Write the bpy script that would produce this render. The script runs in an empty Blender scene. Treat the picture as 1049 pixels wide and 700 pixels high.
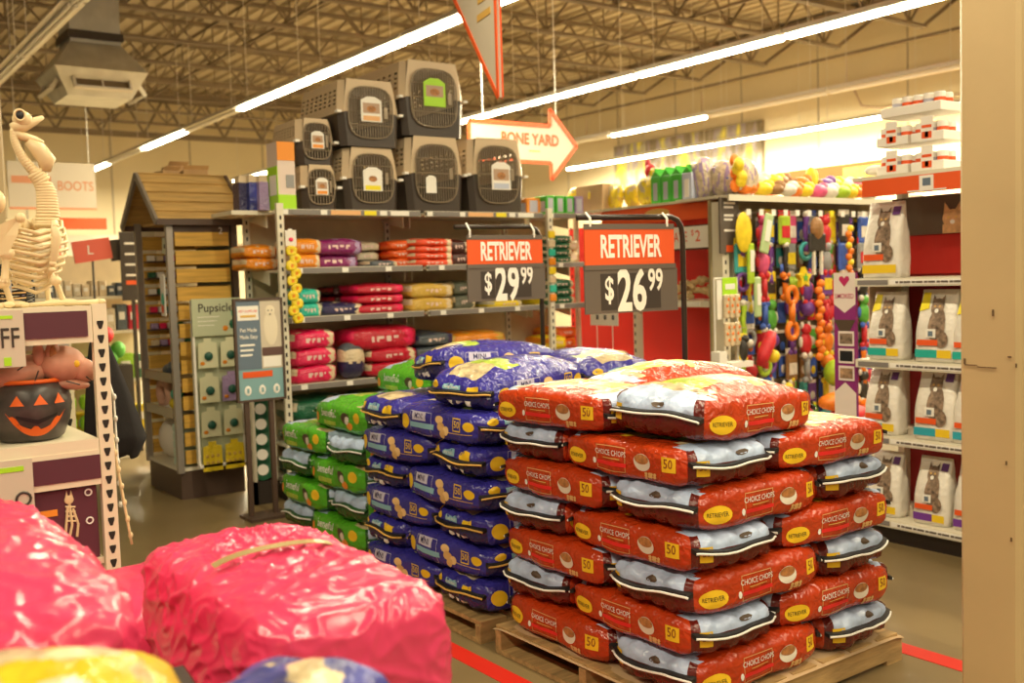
import bpy, math, random
from mathutils import Vector, Matrix, noise
PI=math.pi; R=math.radians
scene=bpy.context.scene; COL=scene.collection
rnd=random.Random(7)
ORD=['first','second','third','fourth','fifth','sixth','seventh','eighth','ninth','tenth','eleventh','twelfth','thirteenth','fourteenth','fifteenth','sixteenth']
def lin(c):
    return tuple((x/12.92 if x<=.04045 else ((x+.055)/1.055)**2.4) for x in c)
# ---------------------------------------------------------------- materials
MATS={}
def mat(name,color=(.5,.5,.5),rough=.5,metal=0,bump=0,bscale=20,bdist=.01,var=0,vscale=8,emit=None,es=1,coat=0,spec=.5,trans=0,kind='noise',stretch=(1,1,1)):
    if name in MATS: return MATS[name]
    m=bpy.data.materials.new(name); m.use_nodes=True; nt=m.node_tree; N=nt.nodes; Lk=nt.links
    b=N['Principled BSDF']; c=tuple(color)+(1,)
    b.inputs['Base Color'].default_value=c; b.inputs['Roughness'].default_value=rough; b.inputs['Metallic'].default_value=metal
    b.inputs['Coat Weight'].default_value=coat; b.inputs['Coat Roughness'].default_value=.12; b.inputs['Specular IOR Level'].default_value=spec
    if trans: b.inputs['Transmission Weight'].default_value=trans
    if emit: b.inputs['Emission Color'].default_value=tuple(emit)+(1,); b.inputs['Emission Strength'].default_value=es
    m.diffuse_color=c
    tc=mp=None
    if var or bump:
        tc=N.new('ShaderNodeTexCoord'); mp=N.new('ShaderNodeMapping'); mp.inputs['Scale'].default_value=stretch
        Lk.new(tc.outputs['Object'],mp.inputs['Vector'])
    if var:
        n=N.new('ShaderNodeTexNoise'); n.inputs['Scale'].default_value=vscale; n.inputs['Detail'].default_value=6
        Lk.new(mp.outputs[0],n.inputs['Vector'])
        rp=N.new('ShaderNodeValToRGB'); rp.color_ramp.elements[0].position=.3; rp.color_ramp.elements[1].position=.7
        rp.color_ramp.elements[0].color=tuple(max(0,x*(1-var)) for x in color)+(1,); rp.color_ramp.elements[1].color=tuple(min(1,x*(1+var)) for x in color)+(1,)
        Lk.new(n.outputs['Fac'],rp.inputs['Fac']); Lk.new(rp.outputs['Color'],b.inputs['Base Color'])
    if bump:
        if kind=='film':
            n0=N.new('ShaderNodeTexNoise'); n0.inputs['Scale'].default_value=bscale*.4; n0.inputs['Detail'].default_value=3
            Lk.new(mp.outputs[0],n0.inputs['Vector'])
            mx=N.new('ShaderNodeMixRGB'); mx.inputs['Fac'].default_value=.25
            Lk.new(mp.outputs[0],mx.inputs['Color1']); Lk.new(n0.outputs['Color'],mx.inputs['Color2'])
            n=N.new('ShaderNodeTexVoronoi'); n.feature='F1'; n.inputs['Scale'].default_value=bscale
            Lk.new(mx.outputs[0],n.inputs['Vector']); out=n.outputs['Distance']
        elif kind=='crinkle':
            n=N.new('ShaderNodeTexNoise'); n.noise_type='RIDGED_MULTIFRACTAL'; n.inputs['Scale'].default_value=bscale; n.inputs['Detail'].default_value=2.5; n.inputs['Distortion'].default_value=.8
            Lk.new(mp.outputs[0],n.inputs['Vector']); out=n.outputs['Fac']
        else:
            n=N.new('ShaderNodeTexNoise'); n.inputs['Scale'].default_value=bscale; n.inputs['Detail'].default_value=5
            Lk.new(mp.outputs[0],n.inputs['Vector']); out=n.outputs['Fac']
        bp=N.new('ShaderNodeBump'); bp.inputs['Strength'].default_value=bump; bp.inputs['Distance'].default_value=bdist
        Lk.new(out,bp.inputs['Height']); Lk.new(bp.outputs[0],b.inputs['Normal'])
        if coat: Lk.new(bp.outputs[0],b.inputs['Coat Normal'])
    MATS[name]=m; return m
def film(name,color,rough=.23,bump=.5,bscale=26,var=.12): return mat(name,color,rough,0,bump,bscale,.012,var,14,kind='film',spec=.6)
def plain(name,color=(.5,.5,.5),rough=.5,**k): return mat(name,color,rough,**k)
WHITE=plain('white_print',(.85,.84,.8),.45); BLACK=plain('black_print',(.012,.011,.012),.45)
M_cream=mat('cream_paint',(.74,.69,.55),.45,var=.05,vscale=3); M_steel=mat('galvanised_steel',(.6,.6,.58),.38,.7,var=.12,vscale=5)
M_dark=mat('dark_powder_coat',(.035,.026,.022),.4); M_truss=mat('truss_paint',(.20,.15,.10),.6,var=.15,vscale=2)
M_rail=mat('price_rail_grey',(.22,.2,.19),.4); M_wood=mat('pallet_wood',(.42,.27,.11),.75,0,.4,9,.01,.35,5,stretch=(1,6,6))
M_kraft=mat('kraft_cardboard',(.52,.36,.2),.8,var=.08); M_yel=plain('yellow_print',(.85,.55,.02),.4); M_lb=film('cloud_blue_film',(.46,.58,.82),.3,.35,22,.22)
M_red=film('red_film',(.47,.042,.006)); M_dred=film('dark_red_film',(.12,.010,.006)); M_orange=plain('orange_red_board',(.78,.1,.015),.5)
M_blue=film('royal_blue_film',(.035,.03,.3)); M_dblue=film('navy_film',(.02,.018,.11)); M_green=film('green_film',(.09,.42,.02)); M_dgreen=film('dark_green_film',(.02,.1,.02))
M_pale=film('pale_picture_film',(.62,.5,.3),.25,.5,20,.5); M_lime=film('grass_green_film',(.38,.52,.06),.28,.4,22,.3)
plain('brown_print',(.25,.05,.01),.5); plain('puppy_brown',(.08,.05,.03),.6); plain('pale_lilac_print',(.6,.58,.75),.4)
M_bowl=plain('bowl_white',(.75,.7,.6),.4); M_kib=mat('kibble_brown',(.4,.17,.05),.6,var=.4,vscale=60); M_bred=plain('bright_red_print',(.75,.02,.02),.4); M_gold=plain('gold_print',(.7,.42,.1),.4)
M_tan=plain('biscuit_tan',(.68,.42,.16),.5); M_aqua=plain('pale_aqua_print',(.25,.5,.62),.4); M_org=plain('orange_print',(.85,.3,.03),.4)
# ---------------------------------------------------------------- mesh builder
_tc={}
def text2d(s,size=1,off=.0,res=3,sx=1.0):
    k=(s,off,res)
    if k not in _tc:
        cu=bpy.data.curves.new('lettering','FONT'); cu.body=s; cu.size=1; cu.align_x='CENTER'; cu.align_y='CENTER'; cu.offset=off; cu.resolution_u=res
        o=bpy.data.objects.new('lettering',cu); COL.objects.link(o)
        me=o.to_mesh(); _tc[k]=([tuple(v.co[:2]) for v in me.vertices],[tuple(p.vertices) for p in me.polygons])
        o.to_mesh_clear(); bpy.data.objects.remove(o); bpy.data.curves.remove(cu)
    v,f=_tc[k]; return [(x*size*sx,y*size) for x,y in v],f
class MB:
    def __init__(s): s.v=[];s.f=[];s.m=[];s.mats=[];s.T=None
    def mi(s,m):
        if m not in s.mats: s.mats.append(m)
        return s.mats.index(m)
    def add(s,v,f,m):
        b=len(s.v)
        if s.T is not None: v=[tuple(s.T@Vector(p)) for p in v]
        s.v+=[tuple(p) for p in v]; i=s.mi(m)
        for q in f: s.f.append(tuple(b+k for k in q)); s.m.append(i)
        return s
    def box(s,c,d,m,rot=None,bev=0):
        x,y,z=[k/2 for k in d]
        if bev:
            e=bev; v=[]
            for sz in (-1,1):
                for (px,py) in ((x-e,y),(x,y-e),(x,-y+e),(x-e,-y),(-x+e,-y),(-x,-y+e),(-x,y-e),(-x+e,y)): v.append((px,py,sz*(z-e)))
            for sz in (-1,1):
                for (px,py) in ((x-e,y-e),(x-e,-y+e),(-x+e,-y+e),(-x+e,y-e)): v.append((px,py,sz*z))
            f=[]
            for i in range(8): j=(i+1)%8; f.append((i,j,8+j,8+i)[::1])
            f+= [(16,17,18,19),(23,22,21,20)]
            for b0,t0,fl in ((0,16,0),(8,20,1)):
                q=[(b0+0,b0+1,t0+0),(b0+1,b0+2,t0+1,t0+0),(b0+2,b0+3,t0+1),(b0+3,b0+4,t0+2,t0+1),(b0+4,b0+5,t0+2),(b0+5,b0+6,t0+3,t0+2),(b0+6,b0+7,t0+3),(b0+7,b0+0,t0+0,t0+3)]
                f+=q
        else:
            v=[(a,b,g) for g in(-z,z) for b in(-y,y) for a in(-x,x)]
            f=[(0,2,3,1),(4,5,7,6),(0,1,5,4),(2,6,7,3),(0,4,6,2),(1,3,7,5)]
        if rot is not None: v=[tuple(rot@Vector(p)) for p in v]
        return s.add([(p[0]+c[0],p[1]+c[1],p[2]+c[2]) for p in v],f,m)
    def bb(s,x0,x1,y0,y1,z0,z1,m,bev=0): return s.box(((x0+x1)/2,(y0+y1)/2,(z0+z1)/2),(abs(x1-x0),abs(y1-y0),abs(z1-z0)),m,bev=bev)
    def beam(s,a,b,w,h,m):
        a=Vector(a);b=Vector(b);d=b-a;q=d.to_track_quat('X','Z').to_matrix()
        return s.box(tuple((a+b)/2),(d.length,w,h),m,rot=q)
    def tube(s,pts,r,m,n=8,closed=False,caps=True):
        P=[Vector(p) for p in pts]; rs=r if isinstance(r,(list,tuple)) else [r]*len(P); v=[];f=[]
        up=Vector((0,0,1)); prev=None
        for i,p in enumerate(P):
            if closed: t=(P[(i+1)%len(P)]-P[i-1])
            else: t=(P[min(i+1,len(P)-1)]-P[max(i-1,0)])
            t.normalize()
            if prev is None: a=t.orthogonal().normalized()
            else:
                a=prev-t*prev.dot(t)
                a=a.normalized() if a.length>1e-6 else t.orthogonal().normalized()
            prev=a; b=t.cross(a)
            for k in range(n):
                an=2*PI*k/n; v.append(tuple(p+(a*math.cos(an)+b*math.sin(an))*rs[i]))
        L=len(P)
        for i in range(L if closed else L-1):
            j=(i+1)%L
            for k in range(n): f.append((i*n+k,i*n+(k+1)%n,j*n+(k+1)%n,j*n+k))
        if caps and not closed: f.append(tuple(range(n))[::-1]); f.append(tuple((L-1)*n+k for k in range(n)))
        return s.add(v,f,m)
    def ell(s,c,r,m,nu=12,nv=8,rot=None):
        v=[(0,0,1)];f=[]
        for i in range(1,nv):
            t=PI*i/nv
            for k in range(nu): p=2*PI*k/nu; v.append((math.sin(t)*math.cos(p),math.sin(t)*math.sin(p),math.cos(t)))
        v.append((0,0,-1)); e=len(v)-1
        for k in range(nu): f.append((0,1+k,1+(k+1)%nu)); f.append((e,e-nu+(k+1)%nu,e-nu+k))
        for i in range(nv-2):
            for k in range(nu): a=1+i*nu+k;b=1+i*nu+(k+1)%nu; f.append((a,a+nu,b+nu,b))
        v=[Vector((x*r[0],y*r[1],z*r[2])) for x,y,z in v]
        if rot is not None: v=[rot@p for p in v]
        return s.add([tuple(p+Vector(c)) for p in v],f,m)
    def prism(s,poly,y0,y1,m,me=None):          # polygon in xz, extruded along y
        n=len(poly); v=[(x,y0,z) for x,z in poly]+[(x,y1,z) for x,z in poly]
        s.add(v,[tuple(range(n)),tuple(range(2*n-1,n-1,-1))],m)
        s.add(v,[(i,i+n,(i+1)%n+n,(i+1)%n) for i in range(n)],me or m); return s
    def lathe(s,prof,c,m,n=20,mf=None):
        v=[];f=[]
        for (r,z) in prof:
            for k in range(n): v.append((c[0]+r*math.cos(2*PI*k/n),c[1]+r*math.sin(2*PI*k/n),c[2]+z))
        for i in range(len(prof)-1):
            for k in range(n): f.append((i*n+k,i*n+(k+1)%n,(i+1)*n+(k+1)%n,(i+1)*n+k))
        return s.add(v,f,m)
    def text(s,st,c,size,m,ax='-y',sx=1,off=.0,res=3,rz=0):   # flat lettering facing -y or -x
        v,f=text2d(st,size,off,res,sx); cr,sr=math.cos(rz),math.sin(rz); o=[]
        for x,y in v:
            x,y=x*cr-y*sr,x*sr+y*cr
            o.append((c[0]+x,c[1],c[2]+y) if ax=='-y' else (c[0],c[1]-x,c[2]+y))
        return s.add(o,f,m)
    def build(s,name,parent=None,smooth=False,loc=None,rotz=0):
        me=bpy.data.meshes.new(name); me.from_pydata(s.v,[],s.f)
        for m in s.mats: me.materials.append(m)
        me.polygons.foreach_set('material_index',s.m)
        if smooth: me.polygons.foreach_set('use_smooth',[True]*len(s.f))
        me.update()
        o=bpy.data.objects.new(name,me); COL.objects.link(o)
        if parent is not None: o.parent=parent
        if loc: o.location=loc
        if rotz: o.rotation_euler.z=rotz
        return o
def tag(o,label,cat,group=None):
    o['label']=label; o['category']=cat
    if group: o['group']=group
    return o
def root(name,label,cat,loc=(0,0,0),rz=0,group=None):
    o=bpy.data.objects.new(name,None); COL.objects.link(o); o.empty_display_size=.05
    o.location=loc; o.rotation_euler=(0,0,rz); return tag(o,label,cat,group)
def struct(o): o['kind']='structure'; return o
def clone(o,loc=None,rot=None,label=None,group=None):
    c=o.copy(); COL.objects.link(c)
    for ch in o.children:
        k=ch.copy(); COL.objects.link(k); k.parent=c
        for g in ch.children: q=g.copy(); COL.objects.link(q); q.parent=k
    if loc is not None: c.location=loc
    if rot is not None: c.rotation_euler=rot
    if label: c['label']=label
    if group: c['group']=group
    return c
def fn(p,s,seed): return noise.noise(Vector((p[0]*s+seed*7.3,p[1]*s-seed*3.1,p[2]*s+seed*1.7)))
# ---------------------------------------------------------------- sacks
def sack(L,W,T,body,seed=0,nx=30,ny=18,nz=8,n=4.5,taper=.3,amp=.006,dome=0,wr=.004):
    """rounded pillow; returns (MB, mapper(face,qa,qb,eps)). body(face,q)->material"""
    hx,hy,hz=L/2,W/2,T/2
    def mp(q,eps=0):
        x,y,z=q; r=max(abs(x),abs(y),abs(z)); k=r/((abs(x)**n+abs(y)**n+abs(z)**n)**(1/n))
        px,py,pz=x*k,y*k,z*k
        e=abs(px)**5
        tz=1-taper*e
        d=dome*(1-px*px)*(1-py*py) if pz>0 else 0
        P=Vector((px*hx,py*hy,pz*hz*tz+d*max(0,pz)))
        nn=Vector((px**3/hx,py**3/hy,pz**3/hz)); nn.normalize()
        a=amp*fn(P,5,seed)*2
        w=wr*fn((P[0]*1.0,P[1]*1.6,P[2]*1.6),17,seed+5)+ (wr*1.6*math.sin(P[1]*70+4*fn(P,6,seed))*max(0,(abs(px)-.72))/.28)*(abs(pz)>.5)
        P+=nn*(a+w+eps); P.y+=amp*1.5*fn((P.x,0,0),4,seed+9); return tuple(P)
    B=MB()
    def grid(face,na,nb):
        v=[];f=[]
        for j in range(nb+1):
            for i in range(na+1):
                a=-1+2*i/na;b=-1+2*j/nb
                v.append({'+z':(a,b,1),'-z':(a,-b,-1),'-y':(a,-1,b),'+y':(-a,1,b),'+x':(1,a,b),'-x':(-1,-a,b)}[face])
        base=len(B.v); B.v+=[mp(q) for q in v]
        for j in range(nb):
            for i in range(na):
                a=j*(na+1)+i; q=[sum(v[k][t] for k in (a,a+1,a+na+1,a+na+2))/4 for t in range(3)]
                B.f.append((base+a,base+a+1,base+a+na+2,base+a+na+1)); B.m.append(B.mi(body(face,q)))
    for face,na,nb in (('+z',nx,ny),('-z',nx,ny),('-y',nx,nz),('+y',nx,nz),('+x',ny,nz),('-x',ny,nz)): grid(face,na,nb)
    def dec(face,pts,faces,m,eps=.0012):     # pts in real metres on the face, origin at face centre
        o=[]
        for (a,b) in pts:
            if face in('-y','+y'): q=(a/hx,-1,b/hz) if face=='-y' else (-a/hx,1,b/hz)
            elif face=='+z': q=(a/hx,b/hy,1)
            else: q=(1,a/hy,b/hz) if face=='+x' else (-1,-a/hy,b/hz)
            q=[max(-1,min(1,t)) for t in q]; o.append(mp(q,eps))
        B.add(o,faces,m)
    return B,mp,dec
def weld(o,d=.0005):
    import bmesh
    bm=bmesh.new(); bm.from_mesh(o.data); bmesh.ops.remove_doubles(bm,verts=bm.verts,dist=d); bm.to_mesh(o.data); bm.free()
def disc(cx,cy,rx,ry,n=20):
    R3=(.4,.72,1) if rx>.02 else (1,)
    v=[(cx,cy)]+[(cx+rx*q*math.cos(2*PI*k/n),cy+ry*q*math.sin(2*PI*k/n)) for q in R3 for k in range(n)]
    f=[(0,1+k,1+(k+1)%n) for k in range(n)]
    for j in range(len(R3)-1): f+=[(1+j*n+k,1+(j+1)*n+k,1+(j+1)*n+(k+1)%n,1+j*n+(k+1)%n) for k in range(n)]
    return v,f
def rect(x0,x1,y0,y1,nx=6,ny=2):
    v=[(x0+(x1-x0)*i/nx,y0+(y1-y0)*j/ny) for j in range(ny+1) for i in range(nx+1)]
    return v,[(j*(nx+1)+i,j*(nx+1)+i+1,(j+1)*(nx+1)+i+1,(j+1)*(nx+1)+i) for j in range(ny) for i in range(nx)]
def frame(x0,x1,y0,y1,t): 
    v=[];f=[]
    for a in (rect(x0,x1,y0,y0+t,5,1),rect(x0,x1,y1-t,y1,5,1),rect(x0,x0+t,y0,y1,1,4),rect(x1-t,x1,y0,y1,1,4)):
        b=len(v); v+=a[0]; f+=[tuple(b+k for k in q) for q in a[1]]
    return v,f
def shift(vf,dx,dy): return [(x+dx,y+dy) for x,y in vf[0]],vf[1]
SL,SW=.68,.42
def seam(mp,T,z0,seed,mb,mw,L,out=.022):
    o=[]
    for sx in (1,-1):
        B=MB(); n=22; A=[];Bv=[];C=[]
        for i in range(n+1):
            y=-1.0+2.0*i/n; q=mp((sx,max(-.93,min(.93,y)),z0+.10*math.sin(y*2.6+seed)))
            d=abs(y); yy=q[1]*(1+.06*max(0,d-.8)/.2)
            dz=.004*math.sin(y*5+seed*2)-.004*d*d
            A.append((q[0]-sx*.006,yy,q[2]+dz)); Bv.append((q[0]+sx*out,yy,q[2]+dz-.006)); 
        t=.007
        v=[];f=[]
        for a,b in zip(A,Bv): v+=[(a[0],a[1],a[2]+t),(b[0],b[1],b[2]+t),(b[0],b[1],b[2]-t),(a[0],a[1],a[2]-t)]
        for i in range(n):
            for k in range(4): f.append((i*4+k,i*4+(k+1)%4,(i+1)*4+(k+1)%4,(i+1)*4+k))
        f+=[(0,1,2,3),(n*4+3,n*4+2,n*4+1,n*4)]
        B.add(v,f,mb)
        B.tube([(b[0]+sx*.002,b[1],b[2]-.002) for b in Bv],.0042,mw,6)
        o.append(B)
    return o
def red_sack(seed,dome=0):
    T=.149
    def body(face,q):
        x,y,z=q; w=.06*math.sin(9*y+seed)+.04*math.sin(17*x)
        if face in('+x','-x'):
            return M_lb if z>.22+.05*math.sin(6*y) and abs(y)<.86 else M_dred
        if face=='+z':
            if abs(x)>.78+w: return M_lb
            if abs(y)>.72: return M_red
            if x<-.25+w and x>-.6+w: return M_lime if abs(y)<.5 else M_red
            if x>.5+w or x<-.6+w: return M_pale
            if .05<x<.22+w: return M_yel
            return M_pale if abs(y)<.55+w else M_red
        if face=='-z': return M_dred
        if z<-.72 and False: return M_dred
        return M_red
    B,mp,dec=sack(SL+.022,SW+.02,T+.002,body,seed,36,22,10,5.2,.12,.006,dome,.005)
    for face in('-y','+y'):
        dec(face,*disc(-.25,-.014,.07,.032),M_yel,.0014)
        dec(face,*shift(text2d('RETRIEVER',.022,.0,2),-.25,-.014),BLACK,.0028)
        dec(face,*frame(-.115,.035,-.045,.043,.0025),M_tan,.0014)
        dec(face,*shift(text2d('CHOICE CHOPS',.027,.004,2,.82),-.04,.018),WHITE,.0022)
        dec(face,*rect(-.08,.01,-.002,.001),M_gold,.0022)
        dec(face,*rect(-.115,.04,-.026,-.012),M_bred,.0022); dec(face,*disc(-.128,-.018,.009,.012,8),WHITE,.0022)
        dec(face,*disc(.115,.002,.042,.030),M_bowl,.0014); dec(face,*disc(.115,.013,.036,.017),M_kib,.0022)
        for k in range(9): dec(face,*disc(.135+.013*(k%4)+.004*(k%2),-.034-.009*(k//4),.008,.006,7),M_tan,.002)
        dec(face,*rect(.215,.285,-.018,.034),M_yel,.0014); dec(face,*shift(text2d('50',.046,.01,2),.246,.01),plain('brown_print'),.0022)
    for face in('+x','-x'):
        dec(face,*rect(-.185,-.13,-.03,.03,2,2),M_yel,.0014); dec(face,*shift(text2d('50',.034,.008,2),-.158,.004),plain('brown_print'),.002)
        dec(face,*disc(.03,.045,.03,.012,8),plain('puppy_brown',(.08,.05,.03),.6),.0016)
    return B,seam(mp,T,.2,seed,BLACK,WHITE,SL,.016)
def blue_sack(seed,dome=0):
    T=.152
    def body(face,q):
        x,y,z=q; w=.06*math.sin(9*y+seed)+.04*math.sin(17*x)
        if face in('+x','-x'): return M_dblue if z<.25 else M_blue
        if face=='+z':
            if abs(y)>.7: return M_blue
            if -.5+w<x<-.3+w: return M_lime
            if x<-.5+w or x>.45+w: return M_pale if abs(y)<.5 else M_blue
            return M_blue
        return M_blue
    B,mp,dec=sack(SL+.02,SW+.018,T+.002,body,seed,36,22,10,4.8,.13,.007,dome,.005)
    for face in('-y','+y'):
        dec(face,*disc(-.27,-.004,.05,.036),M_yel,.0014); dec(face,*rect(-.19,-.07,.008,.05),plain('pale_lilac_print'),.0014)
        dec(face,*shift(text2d('MINI',.036,.012,2),-.13,.028),M_dblue,.0022)
        dec(face,*rect(-.21,-.01,-.026,-.002),M_aqua,.0014); dec(face,*frame(-.21,-.03,-.055,.05,.002),plain('pale_lilac_print'),.002)
        for k,(a,b,r1) in enumerate(((.03,.025,.03),(.045,-.005,.028),(.085,-.02,.026),(.06,-.035,.02))): dec(face,*disc(a,b,r1,.02,14),((plain('biscuit_light',(.85,.58,.26),.5),M_tan,plain('biscuit_light'),M_tan)[k]),.0014+.0004*k)
        dec(face,*frame(.145,.205,-.016,.044,.005),M_yel,.0014); dec(face,*shift(text2d('50',.042,.01,2),.175,.014),M_yel,.0016)
        dec(face,*disc(.27,.012,.045,.022),M_yel,.0014); dec(face,*rect(.1,.3,-.026,-.023),M_gold,.0014)
    for face in('+x','-x'):
        dec(face,*disc(-.14,.036,.03,.017,12),M_yel,.0014); dec(face,*rect(-.08,.02,.02,.048),M_aqua,.0014); dec(face,*shift(text2d('dog food',.022,.006,2),-.03,.034),WHITE,.002)
        dec(face,*rect(.06,.13,.012,.048),M_yel,.0014)
        for a in(-.06,-.0,.05): dec(face,*rect(a,a+.035,-.055,-.035),WHITE,.0014)
    return B,seam(mp,T,.15,seed,BLACK,M_gold,SL,.014)
def green_sack(seed,dome=0):
    T=.158
    def body(face,q):
        x,y,z=q; w=.06*math.sin(9*y+seed)+.04*math.sin(17*x)
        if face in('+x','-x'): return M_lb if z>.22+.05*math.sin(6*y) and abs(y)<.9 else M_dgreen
        if face=='+z':
            if x>.4+w: return M_lb
            if x<-.7+w: return M_pale
            if abs(y)<.4 and x>-.1: return M_lime
            return M_green
        return M_green
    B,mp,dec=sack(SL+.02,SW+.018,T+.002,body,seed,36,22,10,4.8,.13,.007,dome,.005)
    for face in('-y','+y'):
        dec(face,*disc(-.275,-.01,.035,.03),M_org,.0014); dec(face,*shift(text2d('beneful',.062,.016,2),-.1,.022),WHITE,.0018)
        dec(face,*rect(-.17,-.02,-.045,-.02),M_lime,.0014); dec(face,*disc(.1,.01,.045,.03),plain('puppy_brown'),.0014); dec(face,*disc(.12,.0,.025,.022),M_bowl,.002)
        dec(face,*disc(.15,-.03,.035,.022,9),M_org,.0016); dec(face,*disc(.23,.02,.04,.03,9),M_yel,.0014)
    return B,seam(mp,T,.2,seed,M_dgreen,WHITE,SL,.016)
def sack_proto(name,maker,seed,dome):
    B,S=maker(seed,dome); r=root(name,'x','bag')
    o=B.build('printed_sack',r,True); weld(o)
    for b in S: b.build('stitched_seam',r)
    return r
def stack(kind,colour,maker,ox,oy,z0,pitch,layers,skip=(),seed=0,group=None,par=0):
    protos=[sack_proto(kind,maker,seed+k,0) for k in range(2)]+[sack_proto(kind,maker,seed+5,.012)]
    used=[0,0,0]; L,W=SL,SW; rr=random.Random(seed)
    for li in range(layers):
        A=((li+par)%2==1)
        if A: P=[('near corner',W/2,L/2,90),('left end',L/2,L+W/2,0),('right end',W+L/2,W/2,0),('back corner',L+W/2,W+L/2,90)]
        else: P=[('near corner',L/2,W/2,0),('right end',L+W/2,L/2,90),('left end',W/2,W+L/2,90),('back corner',W+L/2,L+W/2,0)]
        for nm,x,y,a in P:
            if (li,nm) in skip: continue
            top=(li==layers-1)
            k=2 if top else rr.randrange(2)
            z=z0+pitch*(li+.5)+.004
            flip=rr.choice((0,180))
            if a==90: flip=0 if nm in('near corner','left end') else 180     # printed sides face the aisle alike
            jx=rr.uniform(-.008,.008); jy=rr.uniform(-.008,.008)
            rot=(R(rr.uniform(-.8,.8)),R(rr.uniform(-.8,.8)),R(a+flip+rr.uniform(-1.6,1.6)))
            lab=f"{colour} dog food sack, {nm} of the {ORD[li]} layer up in the {colour} stack"
            if used[k]==0: o=protos[k]; o.location=(ox+x+jx,oy+y+jy,z); o.rotation_euler=rot
            else: o=clone(protos[k],(ox+x+jx,oy+y+jy,z),rot)
            used[k]=1; o['label']=lab; o['category']='dog food bag'; o['group']=group
    for k in range(3):
        if not used[k]:
            for c in list(protos[k].children): bpy.data.objects.remove(c)
            bpy.data.objects.remove(protos[k])
    return protos
def free_sack(name,maker,seed,dome,loc,rot,label,group):
    r=sack_proto(name,maker,seed,dome); r.location=loc; r.rotation_euler=tuple(R(a) for a in rot); r['label']=label; r['category']='dog food bag'; r['group']=group; return r
def pallet(x,y,lx,ly,h,label):
    r=root('wooden_pallet',label,'pallet',(x,y,0),0,'wooden pallets under the dog food'); t=.018
    for i in range(7):
        w=ly/7*.78; 
        b=MB(); b.bb(i*lx/7+.006,i*lx/7+lx/7*.82,0,ly,h-t,h,M_wood); b.build('deck_board',r)
    for i in range(3):
        b=MB(); yy=(0,ly/2-.02,ly-.04)[i]; b.bb(0,lx,yy,yy+.04,t,h-t,M_wood); b.build('stringer',r)
    for i in range(3):
        b=MB(); xx=(0,lx/2-.05,lx-.1)[i]; b.bb(xx,xx+.1,0,ly,0,t,M_wood); b.build('bottom_board',r)
    return r
pallet(2.33,2.27,1.17,1.12,.115,'wooden pallet under the red dog food stack')
pallet(2.33,3.5,1.17,1.1,.095,'wooden pallet under the blue dog food stack')
pallet(2.37,4.66,1.17,1.1,.095,'wooden pallet under the green dog food stack')
b=MB(); v=[];f=[];n=24
for i in range(n+1):
    for j in range(n+1):
        ex=max(0,abs(i-n/2)/(n/2)-.9)+max(0,abs(j-n/2)/(n/2)-.9)
        v.append((2.325+1.17*i/n,2.255+1.15*j/n,.118-.12*ex+.004*math.sin(i*1.3)*math.sin(j)))
for i in range(n):
    for j in range(n): a=i*(n+1)+j; f.append((a,a+n+1,a+n+2,a+1))
b.add(v,f,M_kraft); o=b.build('cardboard_slip_sheet',None,True); tag(o,'brown cardboard sheet between the pallet and the red sacks','cardboard sheet')
G1='red dog food sacks stacked on the near pallet'; G2='blue dog food sacks stacked on the middle pallet'; G3='green dog food sacks stacked on the far pallet'
stack('dog_food_sack','red',red_sack,2.36,2.28,.12,.1415,7,skip={(6,'right end'),(6,'near corner'),(6,'back corner')},seed=11,group=G1)
free_sack('dog_food_sack',red_sack,21,.045,(2.36+SL/2+.04,2.28+SW/2+.03,.12+.1415*6+.085),(2,2,4),'plump red dog food sack lying on top at the near corner of the stack',G1)
free_sack('dog_food_sack',red_sack,23,.06,(2.36+.70,2.28+.82,.12+.1415*6+.075),(-3,0,-8),'glossy red dog food sack on top of the stack, behind the near sack',G1)
stack('dog_food_sack','blue',blue_sack,2.36,3.5,.1,.146,6,skip=set(),seed=31,group=G2)
ztop=.1+.146*6
free_sack('dog_food_sack',blue_sack,41,.05,(2.72,3.78,ztop+.088),(2,-2,12),'blue sack loosely tilted on the near corner of the blue stack, its end showing',G2)
free_sack('dog_food_sack',blue_sack,43,.05,(2.93,4.27,ztop+.13),(-8,3,-10),'highest blue sack, thrown across the back of the blue stack',G2)
free_sack('dog_food_sack',blue_sack,44,.05,(3.33,3.92,ztop+.085),(0,0,78),'blue sack lying flat at the right on top of the blue stack',G2)
stack('dog_food_sack','green',green_sack,2.4,4.66,.11,.156,4,seed=51,group=G3,par=1)
zt=.11+.156*4
free_sack('dog_food_sack',green_sack,61,.04,(2.4+SW/2+.04,4.66+SL/2,zt+.08),(0,0,90),'topmost green sack, lying over the near corner of the green stack',G3)
free_sack('dog_food_sack',green_sack,62,.04,(3.0,4.66+SL/2+.05,zt+.085),(0,0,88),'green sack at the back of the fifth layer, half hidden by blue sacks',G3)
free_sack('dog_food_sack',green_sack,63,.04,(3.05,4.66+SL/2,zt+.24),(0,0,90),'green sack sticking up highest behind the blue stack',G3)
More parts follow.
